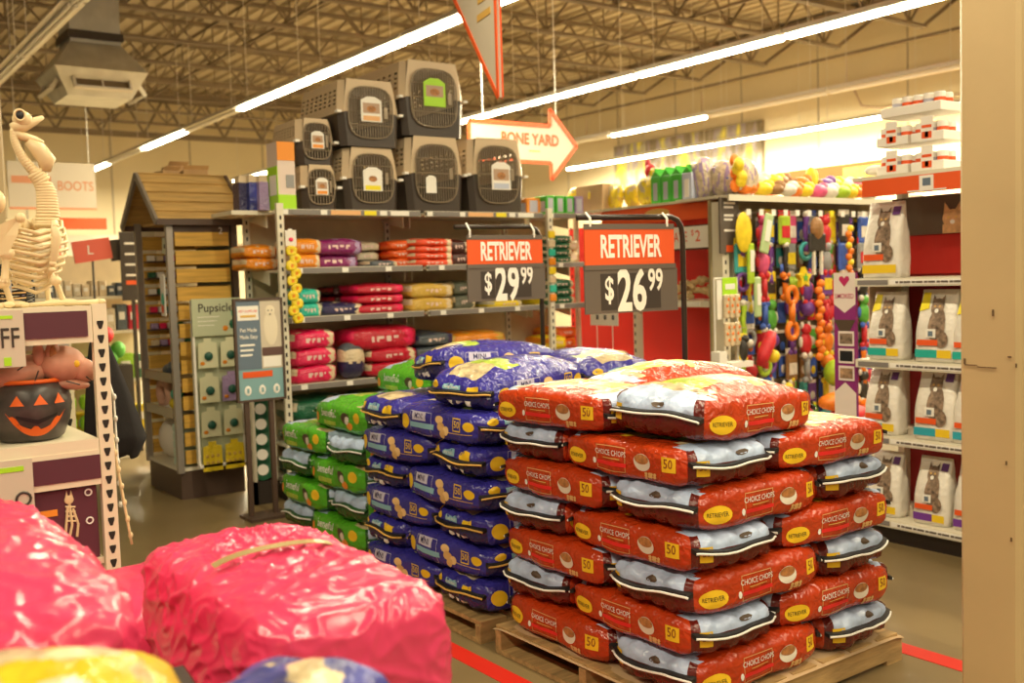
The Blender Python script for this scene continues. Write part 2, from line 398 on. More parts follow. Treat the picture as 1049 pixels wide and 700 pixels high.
# ================================================================ room shell
def floor_mat():
    m=mat('polished_concrete',(.19,.135,.062),.38,var=.22,vscale=.9,bump=.05,bscale=3); return m
b=MB(); b.bb(-14,17.3,-6,26.5,-.1,0,floor_mat()); struct(b.build('floor'))
Wm=mat('cream_wall_paint',(.76,.66,.44),.7,var=.04,vscale=.6)
b=MB(); b.bb(17.3,17.5,-6,26.5,0,6.6,Wm)
for y in range(-5,26,2): b.bb(17.285,17.3,y,y+.02,0,6.6,mat('panel_joint',(.4,.35,.26),.8))
struct(b.build('wall_right'))
b=MB(); b.bb(-14,17.3,26.5,26.7,0,6.6,Wm)
for x in range(-13,17,2): b.bb(x,x+.03,26.485,26.5,0,6.6,MATS['panel_joint'])
struct(b.build('wall_back'))
b=MB(); b.bb(-14,17.3,26.4,26.5,2.45,2.7,mat('tan_trim',(.34,.27,.17),.7)); struct(b.build('trim_1'))
# corrugated deck
b=MB(); dm=mat('roof_deck_paint',(.46,.39,.28),.6); v=[];f=[];x=-14
while x<17.3:
    for dx,dz in((0,6.42),(.12,6.42),(.15,6.36),(.27,6.36)): v.append((x+dx,-6,dz)); v.append((x+dx,26.6,dz))
    x+=.30
for i in range(len(v)//2-1): f.append((2*i,2*i+1,2*i+3,2*i+2))
b.add(v,f,dm); b.bb(-14,17.4,-6,26.6,6.5,6.55,dm); struct(b.build('ceiling'))
# bar joists
tn=2; ys=[9.75-1.72*k for k in range(6,0,-1)]+[9.75+1.68*k for k in range(0,10)]
for y in ys:
    if y<1: continue
    b=MB(); x0=-9.0;x1=16.3
    for dy in(-.035,.035): b.bb(x0,x1,y+dy-.02,y+dy+.02,6.24,6.3,M_truss); b.bb(x0+.4,x1-.5,y+dy-.02,y+dy+.02,5.5,5.55,M_truss)
    k=0; x=x0+.2
    while x<x1-.9:
        b.beam((x,y,6.25),(x+.62,y,5.55),.032,.032,M_truss); b.beam((x+.62,y,5.55),(x+1.24,y,6.25),.032,.032,M_truss); b.beam((x+.62,y,5.55),(x+.62,y,6.25),.022,.022,M_truss); x+=1.24
    b.beam((x1-.55,y,5.52),(x1+.7,y,6.25),.05,.05,M_truss)
    struct(b.build('trim_%d'%tn)); tn+=1
for x in (-4,1.2,6.6,12):       # bridging angles
    b=MB(); b.bb(x,x+.03,1,26,5.56,5.6,M_truss); b.bb(x,x+.03,1,26,6.2,6.24,M_truss)
    for y in ys[1:]: b.beam((x,y,5.58),(x,y-1.68,6.22),.02,.02,M_truss)
    struct(b.build('trim_%d'%tn)); tn+=1
b=MB(); b.bb(16.3,16.6,-5,26.4,6.1,6.32,M_truss); b.bb(16.42,16.48,-5,26.4,5.5,5.55,M_truss); struct(b.build('trim_%d'%tn)); tn+=1
b=MB()
for dy in(0,.25,.5): b.bb(-9,16.3,25.2+dy,25.26+dy,5.3,5.36,M_truss)
b.bb(-9,16.3,25.2,25.3,6.1,6.3,M_truss)
x=-9
while x<16: b.beam((x,25.25,6.2),(x+.5,25.25,5.33),.05,.05,M_truss); b.beam((x+.5,25.25,5.33),(x+1,25.25,6.2),.05,.05,M_truss); x+=1
struct(b.build('trim_%d'%tn)); tn+=1
# columns
cm=mat('column_paint',(.50,.37,.19),.42,var=.07,vscale=2.2,bump=.12,bscale=40,bdist=.003); scuff=plain('scuff_brown',(.12,.07,.03),.8)
b=MB(); b.box((3.05,1.615,3.2),(.2,.188,6.4),cm,bev=.012)
for (y,z,w,h) in((1.60,1.40,.006,.02),(1.545,.72,.005,.012),(1.55,1.27,.01,.004),(1.53,1.245,.004,.012),(1.67,1.24,.04,.002),(1.62,1.235,.06,.002),(1.56,.95,.004,.012),(1.69,1.25,.006,.018)):
    b.box((2.949,y,z),(.003,w,h),scuff)
struct(b.build('trim_%d'%tn)); tn+=1
b=MB(); b.box((1.02,6.7,3.2),(.24,.24,6.4),cm,bev=.012); struct(b.build('trim_%d'%tn)); tn+=1
# floor tape
tp=mat('red_floor_tape',(.6,.02,.01),.4)
b=MB(); b.bb(2.16,2.25,1.2,6.0,0.0,.002,tp); tag(b.build('floor_tape'),'red floor tape running along the left side of the pallets','tape')
b=MB(); b.bb(3.56,3.66,1.5,3.6,0.0,.002,tp); tag(b.build('floor_tape'),'red floor tape at the right side of the red stack','tape')
# wall mural with autumn trees
m=bpy.data.materials.new('tree_photo_mural'); m.use_nodes=True; nt=m.node_tree; N=nt.nodes; L_=nt.links; bs=N['Principled BSDF']
tc=N.new('ShaderNodeTexCoord'); mp_=N.new('ShaderNodeMapping'); mp_.inputs['Scale'].default_value=(1,2.6,.8); L_.new(tc.outputs['Object'],mp_.inputs['Vector'])
n1=N.new('ShaderNodeTexNoise'); n1.inputs['Scale'].default_value=1.6; n1.inputs['Detail'].default_value=5; L_.new(mp_.outputs[0],n1.inputs['Vector'])
rp=N.new('ShaderNodeValToRGB'); e=rp.color_ramp.elements; e[0].position=.32; e[0].color=(.16,.12,.06,1); e[1].position=.66; e[1].color=(.8,.7,.08,1)
for p,c in((.42,(.25,.2,.12,1)),(.5,(.33,.28,.33,1)),(.56,(.42,.38,.12,1))): k=e.new(p); k.color=c
L_.new(n1.outputs['Fac'],rp.inputs['Fac']); L_.new(rp.outputs[0],bs.inputs['Base Color']); bs.inputs['Roughness'].default_value=.6
b=MB(); b.bb(17.22,17.28,14.4,19.1,2.2,4.75,m); tag(b.build('tree_mural'),'large photo mural of yellow autumn trees on the right wall','mural')
b=MB(); b.tube([(17.1,3,5.1),(17.1,24,5.05)],.07,mat('pinkish_pipe',(.6,.45,.34),.5),10); b.tube([(17.15,3,4.55),(17.15,11.5,4.55),(17.15,11.9,4.65),(17.15,12.1,5.05)],.02,MATS['pinkish_pipe'],6)
for y in(8,12.2,16,20): b.tube([(17.1,y,5.1),(17.1,y,5.6)],.012,MATS['pinkish_pipe'],5)
tag(b.build('wall_pipe',None,True),'long sprinkler pipe running along the bright right wall','pipe')
# ---------------------------------------------------------------- lights
hous=mat('fixture_white_enamel',(.75,.7,.6),.4); tube_on=mat('fluorescent_glow',(1,1,1),.5,emit=(1,.9,.62),es=55); tube_off=mat('unlit_tube',(.85,.83,.78),.3)
LC=(1,.86,.58)
tube_hot=mat('fluorescent_glow_wall',(1,1,1),.5,emit=(1,.9,.62),es=150)
def fixture(x,y,on,label,grp,power=1.0,z=4.2):
    r=root('strip_light',label,'ceiling light',(x,y,z),0,grp)
    b=MB(); b.bb(-.055,.055,-1.2,1.2,.0,.07,hous); b.prism([(-.11,-.005),(-.055,.02),(.055,.02),(.11,-.005)],-1.2,1.2,hous) ; b.build('housing',r)
    b=MB()
    for dx in ((-.03,.03)): b.tube([(dx,-1.17,-.025),(dx,1.17,-.025)],.02,(tube_hot if x>15 else tube_on) if on else tube_off,8)
    b.build('fluorescent_tube',r)
    for dy in(-.9,.9): b=MB(); b.tube([(0,dy,.07),(0,dy,2.08)],.005,hous,5); b.build('suspension_wire',r)
    if on:
        l=bpy.data.lights.new('strip_glow','AREA'); l.shape='RECTANGLE'; l.size=.1; l.size_y=2.3; l.energy=300*power; l.color=LC
        o=bpy.data.objects.new('strip_glow',l); COL.objects.link(o); o.location=(x,y,z-.06)
def row(x,y0,n,offs,side,power=1):
    for i in range(n):
        on=i not in offs
        fixture(x,y0+2.44*i,on,f"{'lit' if on else 'unlit'} strip light, {ORD[i]} from the near end of the {side} row",f'strip lights of the {side} row',power)
row(2.38,8.7,3,(0,1,2),'leftmost')
row(5.77,8.55,7,(3,5),'second')
row(9.46,3.9,9,(),'third')
row(13.0,3.5,6,(0,1,2,3,5),'fourth')
row(16.0,6.06,6,(),'wall side',1.5)
# rows overhead and behind the viewpoint (same store lighting, outside the frame)
for x in(-1.2,2.38,5.77):
    for y in(-3.5,-1.06,1.38,3.82):
        l=bpy.data.lights.new('overhead_strip','AREA'); l.shape='RECTANGLE'; l.size=.12; l.size_y=2.3; l.energy=110; l.color=LC
        o=bpy.data.objects.new('overhead_strip',l); COL.objects.link(o); o.location=(x,y,4.15)
w=bpy.data.worlds.new('store_ambient'); scene.world=w; w.use_nodes=True
w.node_tree.nodes['Background'].inputs[0].default_value=(1,.85,.58,1); w.node_tree.nodes['Background'].inputs[1].default_value=.35
# ---------------------------------------------------------------- duct box
r=root('air_duct_diffuser','grey sheet metal air diffuser hanging from the ceiling at the left','duct',(3.42,13.6,0))
b=MB(); hx=.36
top=[(-.28,-.28,4.42),(.28,-.28,4.42),(.28,.28,4.42),(-.28,.28,4.42)]
b.bb(-.3,.3,-.3,.3,4.6,6.3,M_steel); b.bb(-.33,.33,-.33,.33,4.66,4.76,M_dark); b.build('supply_duct',r)
b=MB(); s=.55
up4=[(-.3,-.3,4.62),(.3,-.3,4.62),(.3,.3,4.62),(-.3,.3,4.62)]; md=[(-s,-s,4.26),(s,-s,4.26),(s,s,4.26),(-s,s,4.26)]; lo=[(-.38,-.38,3.95),(.38,-.38,3.95),(.38,.38,3.95),(-.38,.38,3.95)]
b.add(up4+md+lo,[(i,(i+1)%4,4+(i+1)%4,4+i) for i in range(4)]+[(4+i,4+(i+1)%4,8+(i+1)%4,8+i) for i in range(4)]+[(8,11,10,9)],M_steel); b.build('hopper',r)
for k in range(4):
    b=MB(); Tm=Matrix.Rotation(PI/2*k,4,'Z')@Matrix.Translation((0,-.468,4.11))@Matrix.Rotation(R(-30),4,'X'); b.T=Tm
    b.box((0,-.012,0),(.62,.03,.2),plain('grille_dark',(.16,.11,.06),.7)); 
    for a in(-.33,.33): b.box((a,-.03,0),(.03,.05,.26),hous)
    for a in(-.12,.12): b.box((0,-.03,a),(.68,.05,.03),hous)
    b.box((0,-.03,0),(.015,.03,.22),hous); b.build('grille',r)
# ================================================================ near pink bales
M_pink=mat('hot_pink_film',(.66,.048,.13),.22,0,.5,10,.007,.05,6,kind='crinkle',spec=.6)
def bale(x0,x1,y0,y1,z0,z1,seed,label,dome=.03,ridge=.02,cen=None,n=5,res=.012,strap=None):
    hx,hy,hz=(x1-x0)/2,(y1-y0)/2,(z1-z0)/2
    nx,ny,nz=int(2*hx/res),int(2*hy/res),int(2*hz/res)
    def mp(q):
        x,y,z=q; k=1/((abs(x)**n+abs(y)**n+abs(z)**n)**(1/n)); p=Vector((x*k,y*k,z*k))
        P=Vector((p.x*hx,p.y*hy,p.z*hz)); 
        if p.z>0: P.z+=dome*(1-p.x**2)*(1-p.y**2)
        nn=Vector((p.x**3/hx,p.y**3/hy,p.z**3/hz)); nn.normalize()
        a=.008*fn(P,3.0,seed); W=0
        cr=lambda v,pw=3: max(0,1-abs(v)*3.2)**pw
        wx,wy=.03*fn(P,9,seed+2),.03*fn(P,9,seed+4)
        if p.z>.6 and cen:       # gathered wrinkles radiating from the knot of film
            dx,dy=P.x-cen[0]+wx*.6,P.y-cen[1]+wy*.6; rr=math.hypot(dx,dy); th=math.atan2(dy,dx)
            W+=ridge*(cr(noise.noise(Vector((th*3.5+seed,rr*8,.3))),1.6)-.2)*math.exp(-(rr/.26)**2)
            W+=ridge*.55*cr(noise.noise(Vector((P.x*30+wx*40,P.y*44+wy*30,seed))),1.4)*math.exp(-(rr/.2)**2)
        W+=ridge*.40*cr(noise.noise(Vector((P.x*7+seed+wx*30,P.y*12+P.z*5+wy*20,P.z*7))),2)
        W+=ridge*.28*cr(noise.noise(Vector((P.x*19+wx*30,P.y*15+P.z*17+seed,P.z*9+wy*30))),1.6)
        if abs(p.z)<.85: W+=ridge*.45*cr(noise.noise(Vector((P.x*4+P.y*4,seed,P.z*15+6*(P.x+P.y)))),2)
        P+=nn*(a+W); return (P.x,P.y,P.z)
    B=MB()
    for face,na,nb in (('+z',nx,ny),('-z',8,8),('-y',nx,nz),('+y',nx,nz),('+x',ny,nz),('-x',ny,nz)):
        v=[]
        for j in range(nb+1):
            for i in range(na+1):
                a=-1+2*i/na;b_=-1+2*j/nb
                v.append({'+z':(a,b_,1),'-z':(a,-b_,-1),'-y':(a,-1,b_),'+y':(-a,1,b_),'+x':(1,a,b_),'-x':(-1,-a,b_)}[face])
        B.add([mp(q) for q in v],[(j*(na+1)+i,j*(na+1)+i+1,(j+1)*(na+1)+i+1,(j+1)*(na+1)+i) for j in range(nb) for i in range(na)],M_pink)
    r=root('pink_film_bale',label,'wrapped bale',((x0+x1)/2,(y0+y1)/2,(z0+z1)/2),0,'pink film wrapped bales')
    o=B.build('film_wrap',r,True); weld(o,.0008)
    if strap:
        b=MB(); pts=[]
        for i in range(15):
            t=i/14; x=strap[0]+(strap[2]-strap[0])*t; y=strap[1]+(strap[3]-strap[1])*t
            pts.append((x,y,hz+dome+.012+.006*math.sin(PI*t)-.012*(abs(t-.5)*2)**4))
        v=[];f=[]
        for q in pts: v+=[(q[0],q[1]-.011,q[2]),(q[0],q[1]+.011,q[2]+.004)]
        for i in range(14): f.append((2*i,2*i+1,2*i+3,2*i+2))
        b.add(v,f,mat('gold_strap',(.42,.32,.15),.25,.3)); o=b.build('packing_strap',r); so=o.modifiers.new('thickness','SOLIDIFY'); so.thickness=.0015
    return r
bale(.655,1.055,1.66,2.46,.50,.945,3,'big crinkled pink film bale in the right foreground with a gold strap across its top',.02,.015,(.05,.16),9,.0055,(-.15,-.0,.12,.0))
bale(-.35,.50,1.72,2.85,.66,1.045,8,'large pink film bale at the left edge, top of the left foreground pile',.07,.018,None,6,.0085)
bale(-.35,.535,1.62,2.5,.22,.66,12,'lower pink film bale beneath the large left foreground bale',.0,.02,None,7,.016)
bale(.62,1.12,1.62,2.52,.06,.49,14,'lower pink film bale beneath the strapped right foreground bale',.0,.02,None,5,.03)
bale(.58,1.08,2.75,3.25,.25,.70,17,'smaller pink film bale half hidden behind the two foreground bales',.02,.012,None,5,.014)
b=MB(); b.bb(-.4,1.15,1.55,2.65,.0,.05,M_wood)
for k in range(6): b.bb(-.4+k*.27,-.4+k*.27+.2,1.55,2.65,.05,.06,M_wood)
tag(b.build('low_wooden_platform'),'low wooden platform under the pink film bales','platform')
b=MB(); b.bb(-.3,.5,1.7,2.5,.06,.22,M_kraft,.01); tag(b.build('cardboard_base_box'),'flat cardboard box under the left pink bales','box')
b=MB(); b.bb(.56,1.06,2.75,3.25,0,.25,M_kraft,.01); tag(b.build('cardboard_base_box'),'cardboard box under the smaller pink bale','box')
b=MB(); b.box((.56,1.78,.72),(.03,.22,.22),plain('dark_pack_brown',(.03,.018,.012),.35),rot=Matrix.Rotation(R(12),3,'X'),bev=.004)
b.box((.541,1.81,.76),(.004,.05,.07),M_lime)
for k in range(4): b.box((.542,1.76,.77-.035*k),(.004,.10-.015*k,.010),plain('pale_lettering_bars',(.7,.6,.5),.5))
tag(b.build('dark_package'),'narrow dark brown package wedged between the two pink bales','package')
# foreground sacks lying in front
def fore(loc,rot,dims,col2,label,seed,name):
    cA,cB,cC=col2
    def body(face,q):
        x,y,z=q; w=fn((x*1.2,y*1.2,0),1.6,seed)
        if face=='+z': return cB if w>.12 else (cC if w<-.32 else cA)
        return cA
    B,mp,dec=sack(*dims,body,seed,44,30,12,3.6,.3,.016,.03,.006)
    r=root(name,label,'bag',loc); r.rotation_euler=tuple(R(a) for a in rot); o=B.build('printed_sack',r,True); weld(o)
    for s_ in seam(mp,dims[2],0,seed,M_kraft,WHITE,dims[0]): s_.build('stitched_seam',r)
    return r
YF=film('yellow_print_film',(.62,.43,.02),.25,.5,18,.25); OF=film('ochre_print_film',(.55,.3,.06),.3,.5,18,.5); BF=film('denim_blue_film',(.04,.05,.26),.3,.5,18,.5)
fore((.055,1.36,.968),(0,0,2),(.74,.42,.18),(YF,M_pale,OF),'glossy yellow printed sack lying nearest, at the bottom left corner',5,'pet_food_sack')
fore((.54,1.36,.90),(0,0,18),(.30,.24,.16),(BF,M_pale,BF),'small blue printed sack at the bottom edge beside the yellow sack',6,'pet_food_sack')
b=MB(); b.bb(-.35,.72,1.12,1.52,0,.835,M_kraft,.01); tag(b.build('cardboard_shipping_box'),'cardboard box holding up the nearest yellow and blue sacks','box')
# ================================================================ main gondola shelving
M_slot=plain('slot_black',(.02,.016,.012),.8); M_peg=mat('pegboard_tan',(.66,.54,.34),.7,var=.06)
M_tagw=plain('paper_tag_white',(.85,.82,.75),.6); M_tagy=plain('paper_tag_yellow',(.85,.72,.02),.6); M_tago=plain('paper_tag_peach',(.8,.45,.2),.6); M_tagb=plain('paper_tag_grey_blue',(.45,.45,.55),.6)
def upright(x,y,z1,r,w=.045,d=.03,face='-y'):
    b=MB(); b.box((x,y,z1/2),(w,d,z1) if face=='-y' else (d,w,z1),M_cream)
    z=.1
    while z<z1-.05:
        if face=='-y': b.box((x,y-d/2-.0005,z),(w*.28,.002,.028),M_slot)
        else: b.box((x-d/2-.0005,y,z),(.002,w*.28,.028),M_slot)
        z+=.06
    b.build('upright',r)
def shelf_x(r,x0,x1,yf,yb,z,tags=(),name='shelf',railm=None):
    b=MB(); b.bb(x0,x1,yf,yb,z-.03,z-.012,M_cream); b.bb(x0,x1,yf,yf+.012,z-.045,z,M_cream); o=b.build(name,r)
    b=MB(); b.bb(x0+.01,x1-.01,yf-.012,yf-.001,z-.042,z-.004,railm or M_rail); b.build('price_rail',o)
    for (xa,w,m_) in tags:
        b=MB(); b.bb(xa,xa+w,yf-.016,yf-.0125,z-.04,z-.006,m_); b.build('price_tag',o)
    for xx in (x0+.01,x1-.01):
        b=MB(); b.prism([(0,0),(0,-.02),(-.35,-.09),(-.35,0)],-.004,.004,M_cream); 
        me=[(xx+p[1],yb+p[0],z-.03+p[2]) for p in b.v]; b.v=me; b.build('bracket',o)
    return o
def gondola(x0,bays,yf,yb,h,levels,label,tagset=True):
    r=root('gondola_shelving',label,'shelving unit'); x=x0
    for w in bays:
        b=MB(); b.bb(x,x+w,yb,yb+.02,.1,h,M_peg)
        k=0
        for i in range(int(w/.08)): b.bb(x+.04+i*.08,x+.046+i*.08,yb-.001,yb,.15,h-.05,MATS['slot_black']) if i%3==0 and False else None
        b.build('back_panel',r)
        for z in levels:
            tg=[]
            if z>2: 
                xx=x+.03; seq=[(.05,M_tagw),(.19,M_rail),(.05,M_tagw),(.24,M_tago),(.10,M_tagy),(.06,M_tagw),(.16,M_tagw),(.13,M_tagy)]
                for wd,mm in seq:
                    if xx+wd<x+w-.02: tg.append((xx,wd,mm)); xx+=wd+.03
            else: tg=[(x+.12+i*.36,.05,M_tagw) for i in range(int(w/.36))]
            shelf_x(r,x+.02,x+w-.02,yf,yb,z,tg)
        b=MB(); b.bb(x+.02,x+w-.02,yf+.02,yb,.0,.13,M_dark); b.bb(x+.02,x+w-.02,yf-.02,yb,.13,.16,M_cream); b.build('base_deck',r)
        upright(x,yb-.02,h,r); x+=w
    upright(x,yb-.02,h,r)
    return r
r=gondola(2.87,(1.19,1.19,.48),6.7,7.3,2.085,(2.085,1.67,1.32,.84,.42),'long cream gondola shelving unit full of bagged pet food, crates on top')
upright(2.875,6.665,2.12,r,.05,.03); upright(5.265,6.665,2.12,r,.05,.03)
# shelf bags ---------------------------------------------------
SB={}
def shelf_bag(x0,x1,yf,z0,h,col,acc,label,group,depth=.42,cat='pet food bag',rz=0,stand=False):
    key=(round((x1-x0)*50),round(h*100),col.name,acc.name)
    if key not in SB:
        L_=x1-x0; sd=len(SB)
        def body(face,q):
            x,y,z=q; w=.05*math.sin(8*z+sd)
            if face in('-y','+z'):
                if .58+w<x<.9+w and abs(z)<1.1: return acc
                if -.45<x<.35 and face=='-y' and -.12<z+.10*math.sin(x*(14+sd%5*3)+sd)<.25 and math.sin(x*60+sd*2)>-.6: return M_spr
                if face=='+z' and fn((x*3,y*3,sd),1,3)>.28: return acc
            if face=='-x' and z>0: return acc
            return col
        B,mp,dec=sack(L_,depth,h*1.06,body,sd,28,12,8,5.2,.14,.007,.012,.005)
        o=B.build('pet_food_bag',None,True); weld(o); SB[key]=o; 
    else:
        o=SB[key].copy(); COL.objects.link(o)
    o.location=((x0+x1)/2,yf+depth/2,z0+h/2); o.rotation_euler=(0,0,R(rz)); tag(o,label,cat,group)
M_spr=plain('pale_pink_lettering',(.75,.55,.5),.4)
F=lambda n,c,**k: film(n,c,.3,.45,30,.1)
C={'orange':F('orange_film',(.75,.25,.01)),'purple':F('plum_film',(.22,.01,.12)),'white':F('clear_white_film',(.6,.52,.38)),'scarlet':F('scarlet_film',(.75,.06,.01)),'black':F('black_red_film',(.05,.008,.006)),
 'dark green':F('pine_film',(.01,.11,.05)),'cream':F('cream_film',(.68,.55,.36)),'teal':F('teal_film',(.02,.45,.33)),'navy':F('ink_film',(.03,.025,.09)),'crimson':F('crimson_film',(.5,.008,.03)),
 'gold':F('gold_film',(.62,.4,.07)),'slate':F('slate_film',(.08,.1,.12)),'magenta':F('magenta_film',(.72,.012,.09)),'rust':F('rust_film',(.7,.1,.01)),'yellow':F('lemon_film',(.8,.6,.02)),'charcoal':F('charcoal_green_film',(.1,.11,.08)),'lavender':F('lavender_film',(.35,.25,.45)),'lime':F('lime_film',(.3,.55,.03))}
PILES=[ # x0,x1,z,n,h,colour,accent,shelf name, place, yf
 (2.72,2.99,1.67,2,.088,'orange','cream','upper','far left',6.95),(2.99,3.24,1.67,2,.105,'orange','cream','upper','left',6.73),
 (3.14,3.58,1.67,1,.10,'purple','lavender','upper','left of centre',6.8),(3.16,3.60,1.77,1,.11,'purple','lavender','upper','left of centre, second level',6.76),
 (3.60,3.86,1.67,1,.045,'slate','cream','upper','centre',6.74),(3.62,3.84,1.72,2,.075,'white','cream','upper','centre rear',6.95),
 (3.84,4.06,1.67,3,.066,'rust','scarlet','upper','centre, behind',6.85),(3.99,4.37,1.67,4,.052,'scarlet','cream','upper','right of centre',6.73),
 (4.34,4.56,1.67,2,.1,'black','cream','upper','right, beside the hanging sign',6.8),(4.6,5.1,1.67,2,.1,'black','crimson','upper','far right, behind the sign',6.85),
 (5.32,5.60,1.67,4,.058,'dark green','cream','upper','narrow end bay',6.74),(5.56,5.72,1.67,2,.1,'cream','gold','upper','end bay edge',6.8),
 (2.70,2.98,1.32,1,.13,'teal','cream','middle','far left',6.95),(3.0,3.22,1.32,2,.1,'teal','cream','middle','left',6.73),
 (3.19,3.56,1.32,1,.085,'navy','cream','middle','left of centre',6.76),(3.41,3.62,1.32,3,.07,'black','crimson','middle','centre, behind',6.98),(3.48,3.92,1.32,3,.073,'crimson','magenta','middle','centre',6.73),
 (3.94,4.36,1.32,2,.105,'gold','cream','middle','right of centre',6.73),(4.38,4.6,1.32,2,.11,'charcoal','cream','middle','right, beside the sign',6.8),
 (4.74,5.05,1.32,1,.05,'yellow','white','middle','far right under the sign',6.74),(4.62,5.15,1.37,1,.12,'charcoal','slate','middle','far right rear',6.9),
 (5.33,5.62,1.32,3,.068,'dark green','cream','middle','narrow end bay',6.74),(5.28,5.36,1.32,2,.1,'yellow','cream','middle','end bay left edge',6.85),
 (2.97,3.32,.84,3,.125,'magenta','cream','lower','left',6.72),(3.56,4.0,.84,2,.105,'crimson','cream','lower','centre',6.72),(3.42,4.02,1.05,1,.16,'crimson','magenta','lower','top of the centre pile',6.74),
 (4.0,4.36,.84,3,.10,'slate','navy','lower','right of centre',6.76),(4.34,4.92,.84,2,.14,'orange','gold','lower','right',6.8),
 (5.3,5.5,.84,2,.1,'yellow','orange','lower','end bay',6.73),(5.46,5.7,.84,3,.09,'rust','orange','lower','end bay right',6.84),
 (2.95,3.5,.42,2,.15,'dark green','white','bottom','left',6.74),(3.5,4.05,.42,2,.15,'dark green','lime','bottom','centre',6.76),(2.95,3.5,.16,1,.2,'dark green','white','base','left',6.74),(3.5,4.05,.16,1,.2,'dark green','lime','base','centre',6.76)]
for (a,c_,z,n,h,cn,ac,sh,pl,yf) in PILES:
    for k in range(n):
        pos='' if n==1 else (['bottom','top'] if n==2 else ['bottom','middle','top'] if n==3 else ['bottom','second','third','top'])[k]+' one of the pile, '
        j=rnd.uniform(-.01,.01)
        shelf_bag(a+j,c_+j,yf+rnd.uniform(-.005,.01),z-.008+k*h,h,C[cn],C[ac],f"{cn} pet food bag, {pos}{sh} shelf {pl}",f"{cn} bags on the {sh} shelf",depth=.3 if yf>6.9 else .40,rz=rnd.uniform(-2,2))
# standing cream and navy sack on the lower shelf
B,mp,dec=sack(.27,.2,.14,lambda f,q:(C['navy'] if q[0]<-.1+.1*math.sin(9*q[1]) else C['cream']) if q[0]<.8 else C['slate'],9,16,12,8,3,.5,.006,.02)
o=B.build('standing_treat_sack',None,True); weld(o); o.location=(3.45,6.80,.97); o.rotation_euler=(0,-PI/2,PI/2); tag(o,'upright cream and navy sack standing between pink and red bags','pet food bag')
# treats clip strip on the left upright
r=root('treat_clip_strip','hanging strip card holding yellow treat pouches on the left upright','clip strip',(2.93,6.62,0))
b=MB(); b.bb(-.015,.015,0,.004,1.28,1.94,M_tagw); b.build('strip_card',r)
b=MB(); b.bb(-.04,.04,-.006,.0,1.82,1.93,plain('header_white',(.8,.75,.68),.5)); b.ell((0,-.008,1.865),(.018,.003,.015),C['magenta']); b.build('header_card',r)
for k in range(10):
    b=MB(); B_,_,_=sack(.085,.03,.075,lambda f,q:(C['orange'] if abs(q[0])<.35 and abs(q[2])<.4 else C['yellow']),k,8,4,6,3,.3,.003)
    o=B_.build('treat_pouch',None,True); weld(o); o.location=(2.925+(.022 if k%2 else -.01),6.588+.004*(k%2),1.785-.052*k); o.rotation_euler=(0,R(rnd.uniform(-10,10)),0)
    tag(o,f'small yellow treat pouch, {ORD[k]} from the top of the hanging strip','treat pouch','yellow treat pouches on the clip strip')
r=root('treat_clip_strip','thin strip of small packets hanging at the right upright beside the sign','clip strip',(5.24,6.62,0))
b=MB(); b.bb(-.012,.012,0,.004,1.3,1.95,M_tagw)
for k in range(8): b.box((.0,-.012,1.9-.075*k),(.07,.02,.06),(C['yellow'],C['cream'],C['teal'],C['orange'])[k%4],bev=.006)
b.build('packet_row',r)
# black cans rack at left end of gondola
for k in range(6):
    b=MB(); b.lathe([(.0,.055),(.075,.055),(.08,.05),(.08,-.05),(.075,-.055),(0,-.055)],(0,0,0),C['dark green'],16); b.lathe([(.0,.057),(.04,.057)],(0,0,0),M_tagw,12); b.T=None
    o=b.build('treat_tub',None,False); o.rotation_euler=(PI/2,0,R(-20)); o.location=(2.745,6.86,.245+.165*k*.66+.03*k*.0)
    tag(o,f'round dark green tub, {ORD[k]} from the floor in the column at the gondola end','treat tub','round green tubs at the gondola end')
b=MB(); b.bb(2.66,2.68,6.8,6.95,0,.95,M_cream); b.bb(2.81,2.83,6.8,6.95,0,.95,M_cream); b.bb(2.66,2.83,6.93,6.95,0,.95,M_cream); b.bb(2.66,2.83,6.8,6.95,.0,.165,M_dark)
tag(b.build('narrow_tub_rack'),'narrow cream rack holding the column of green tubs','rack')
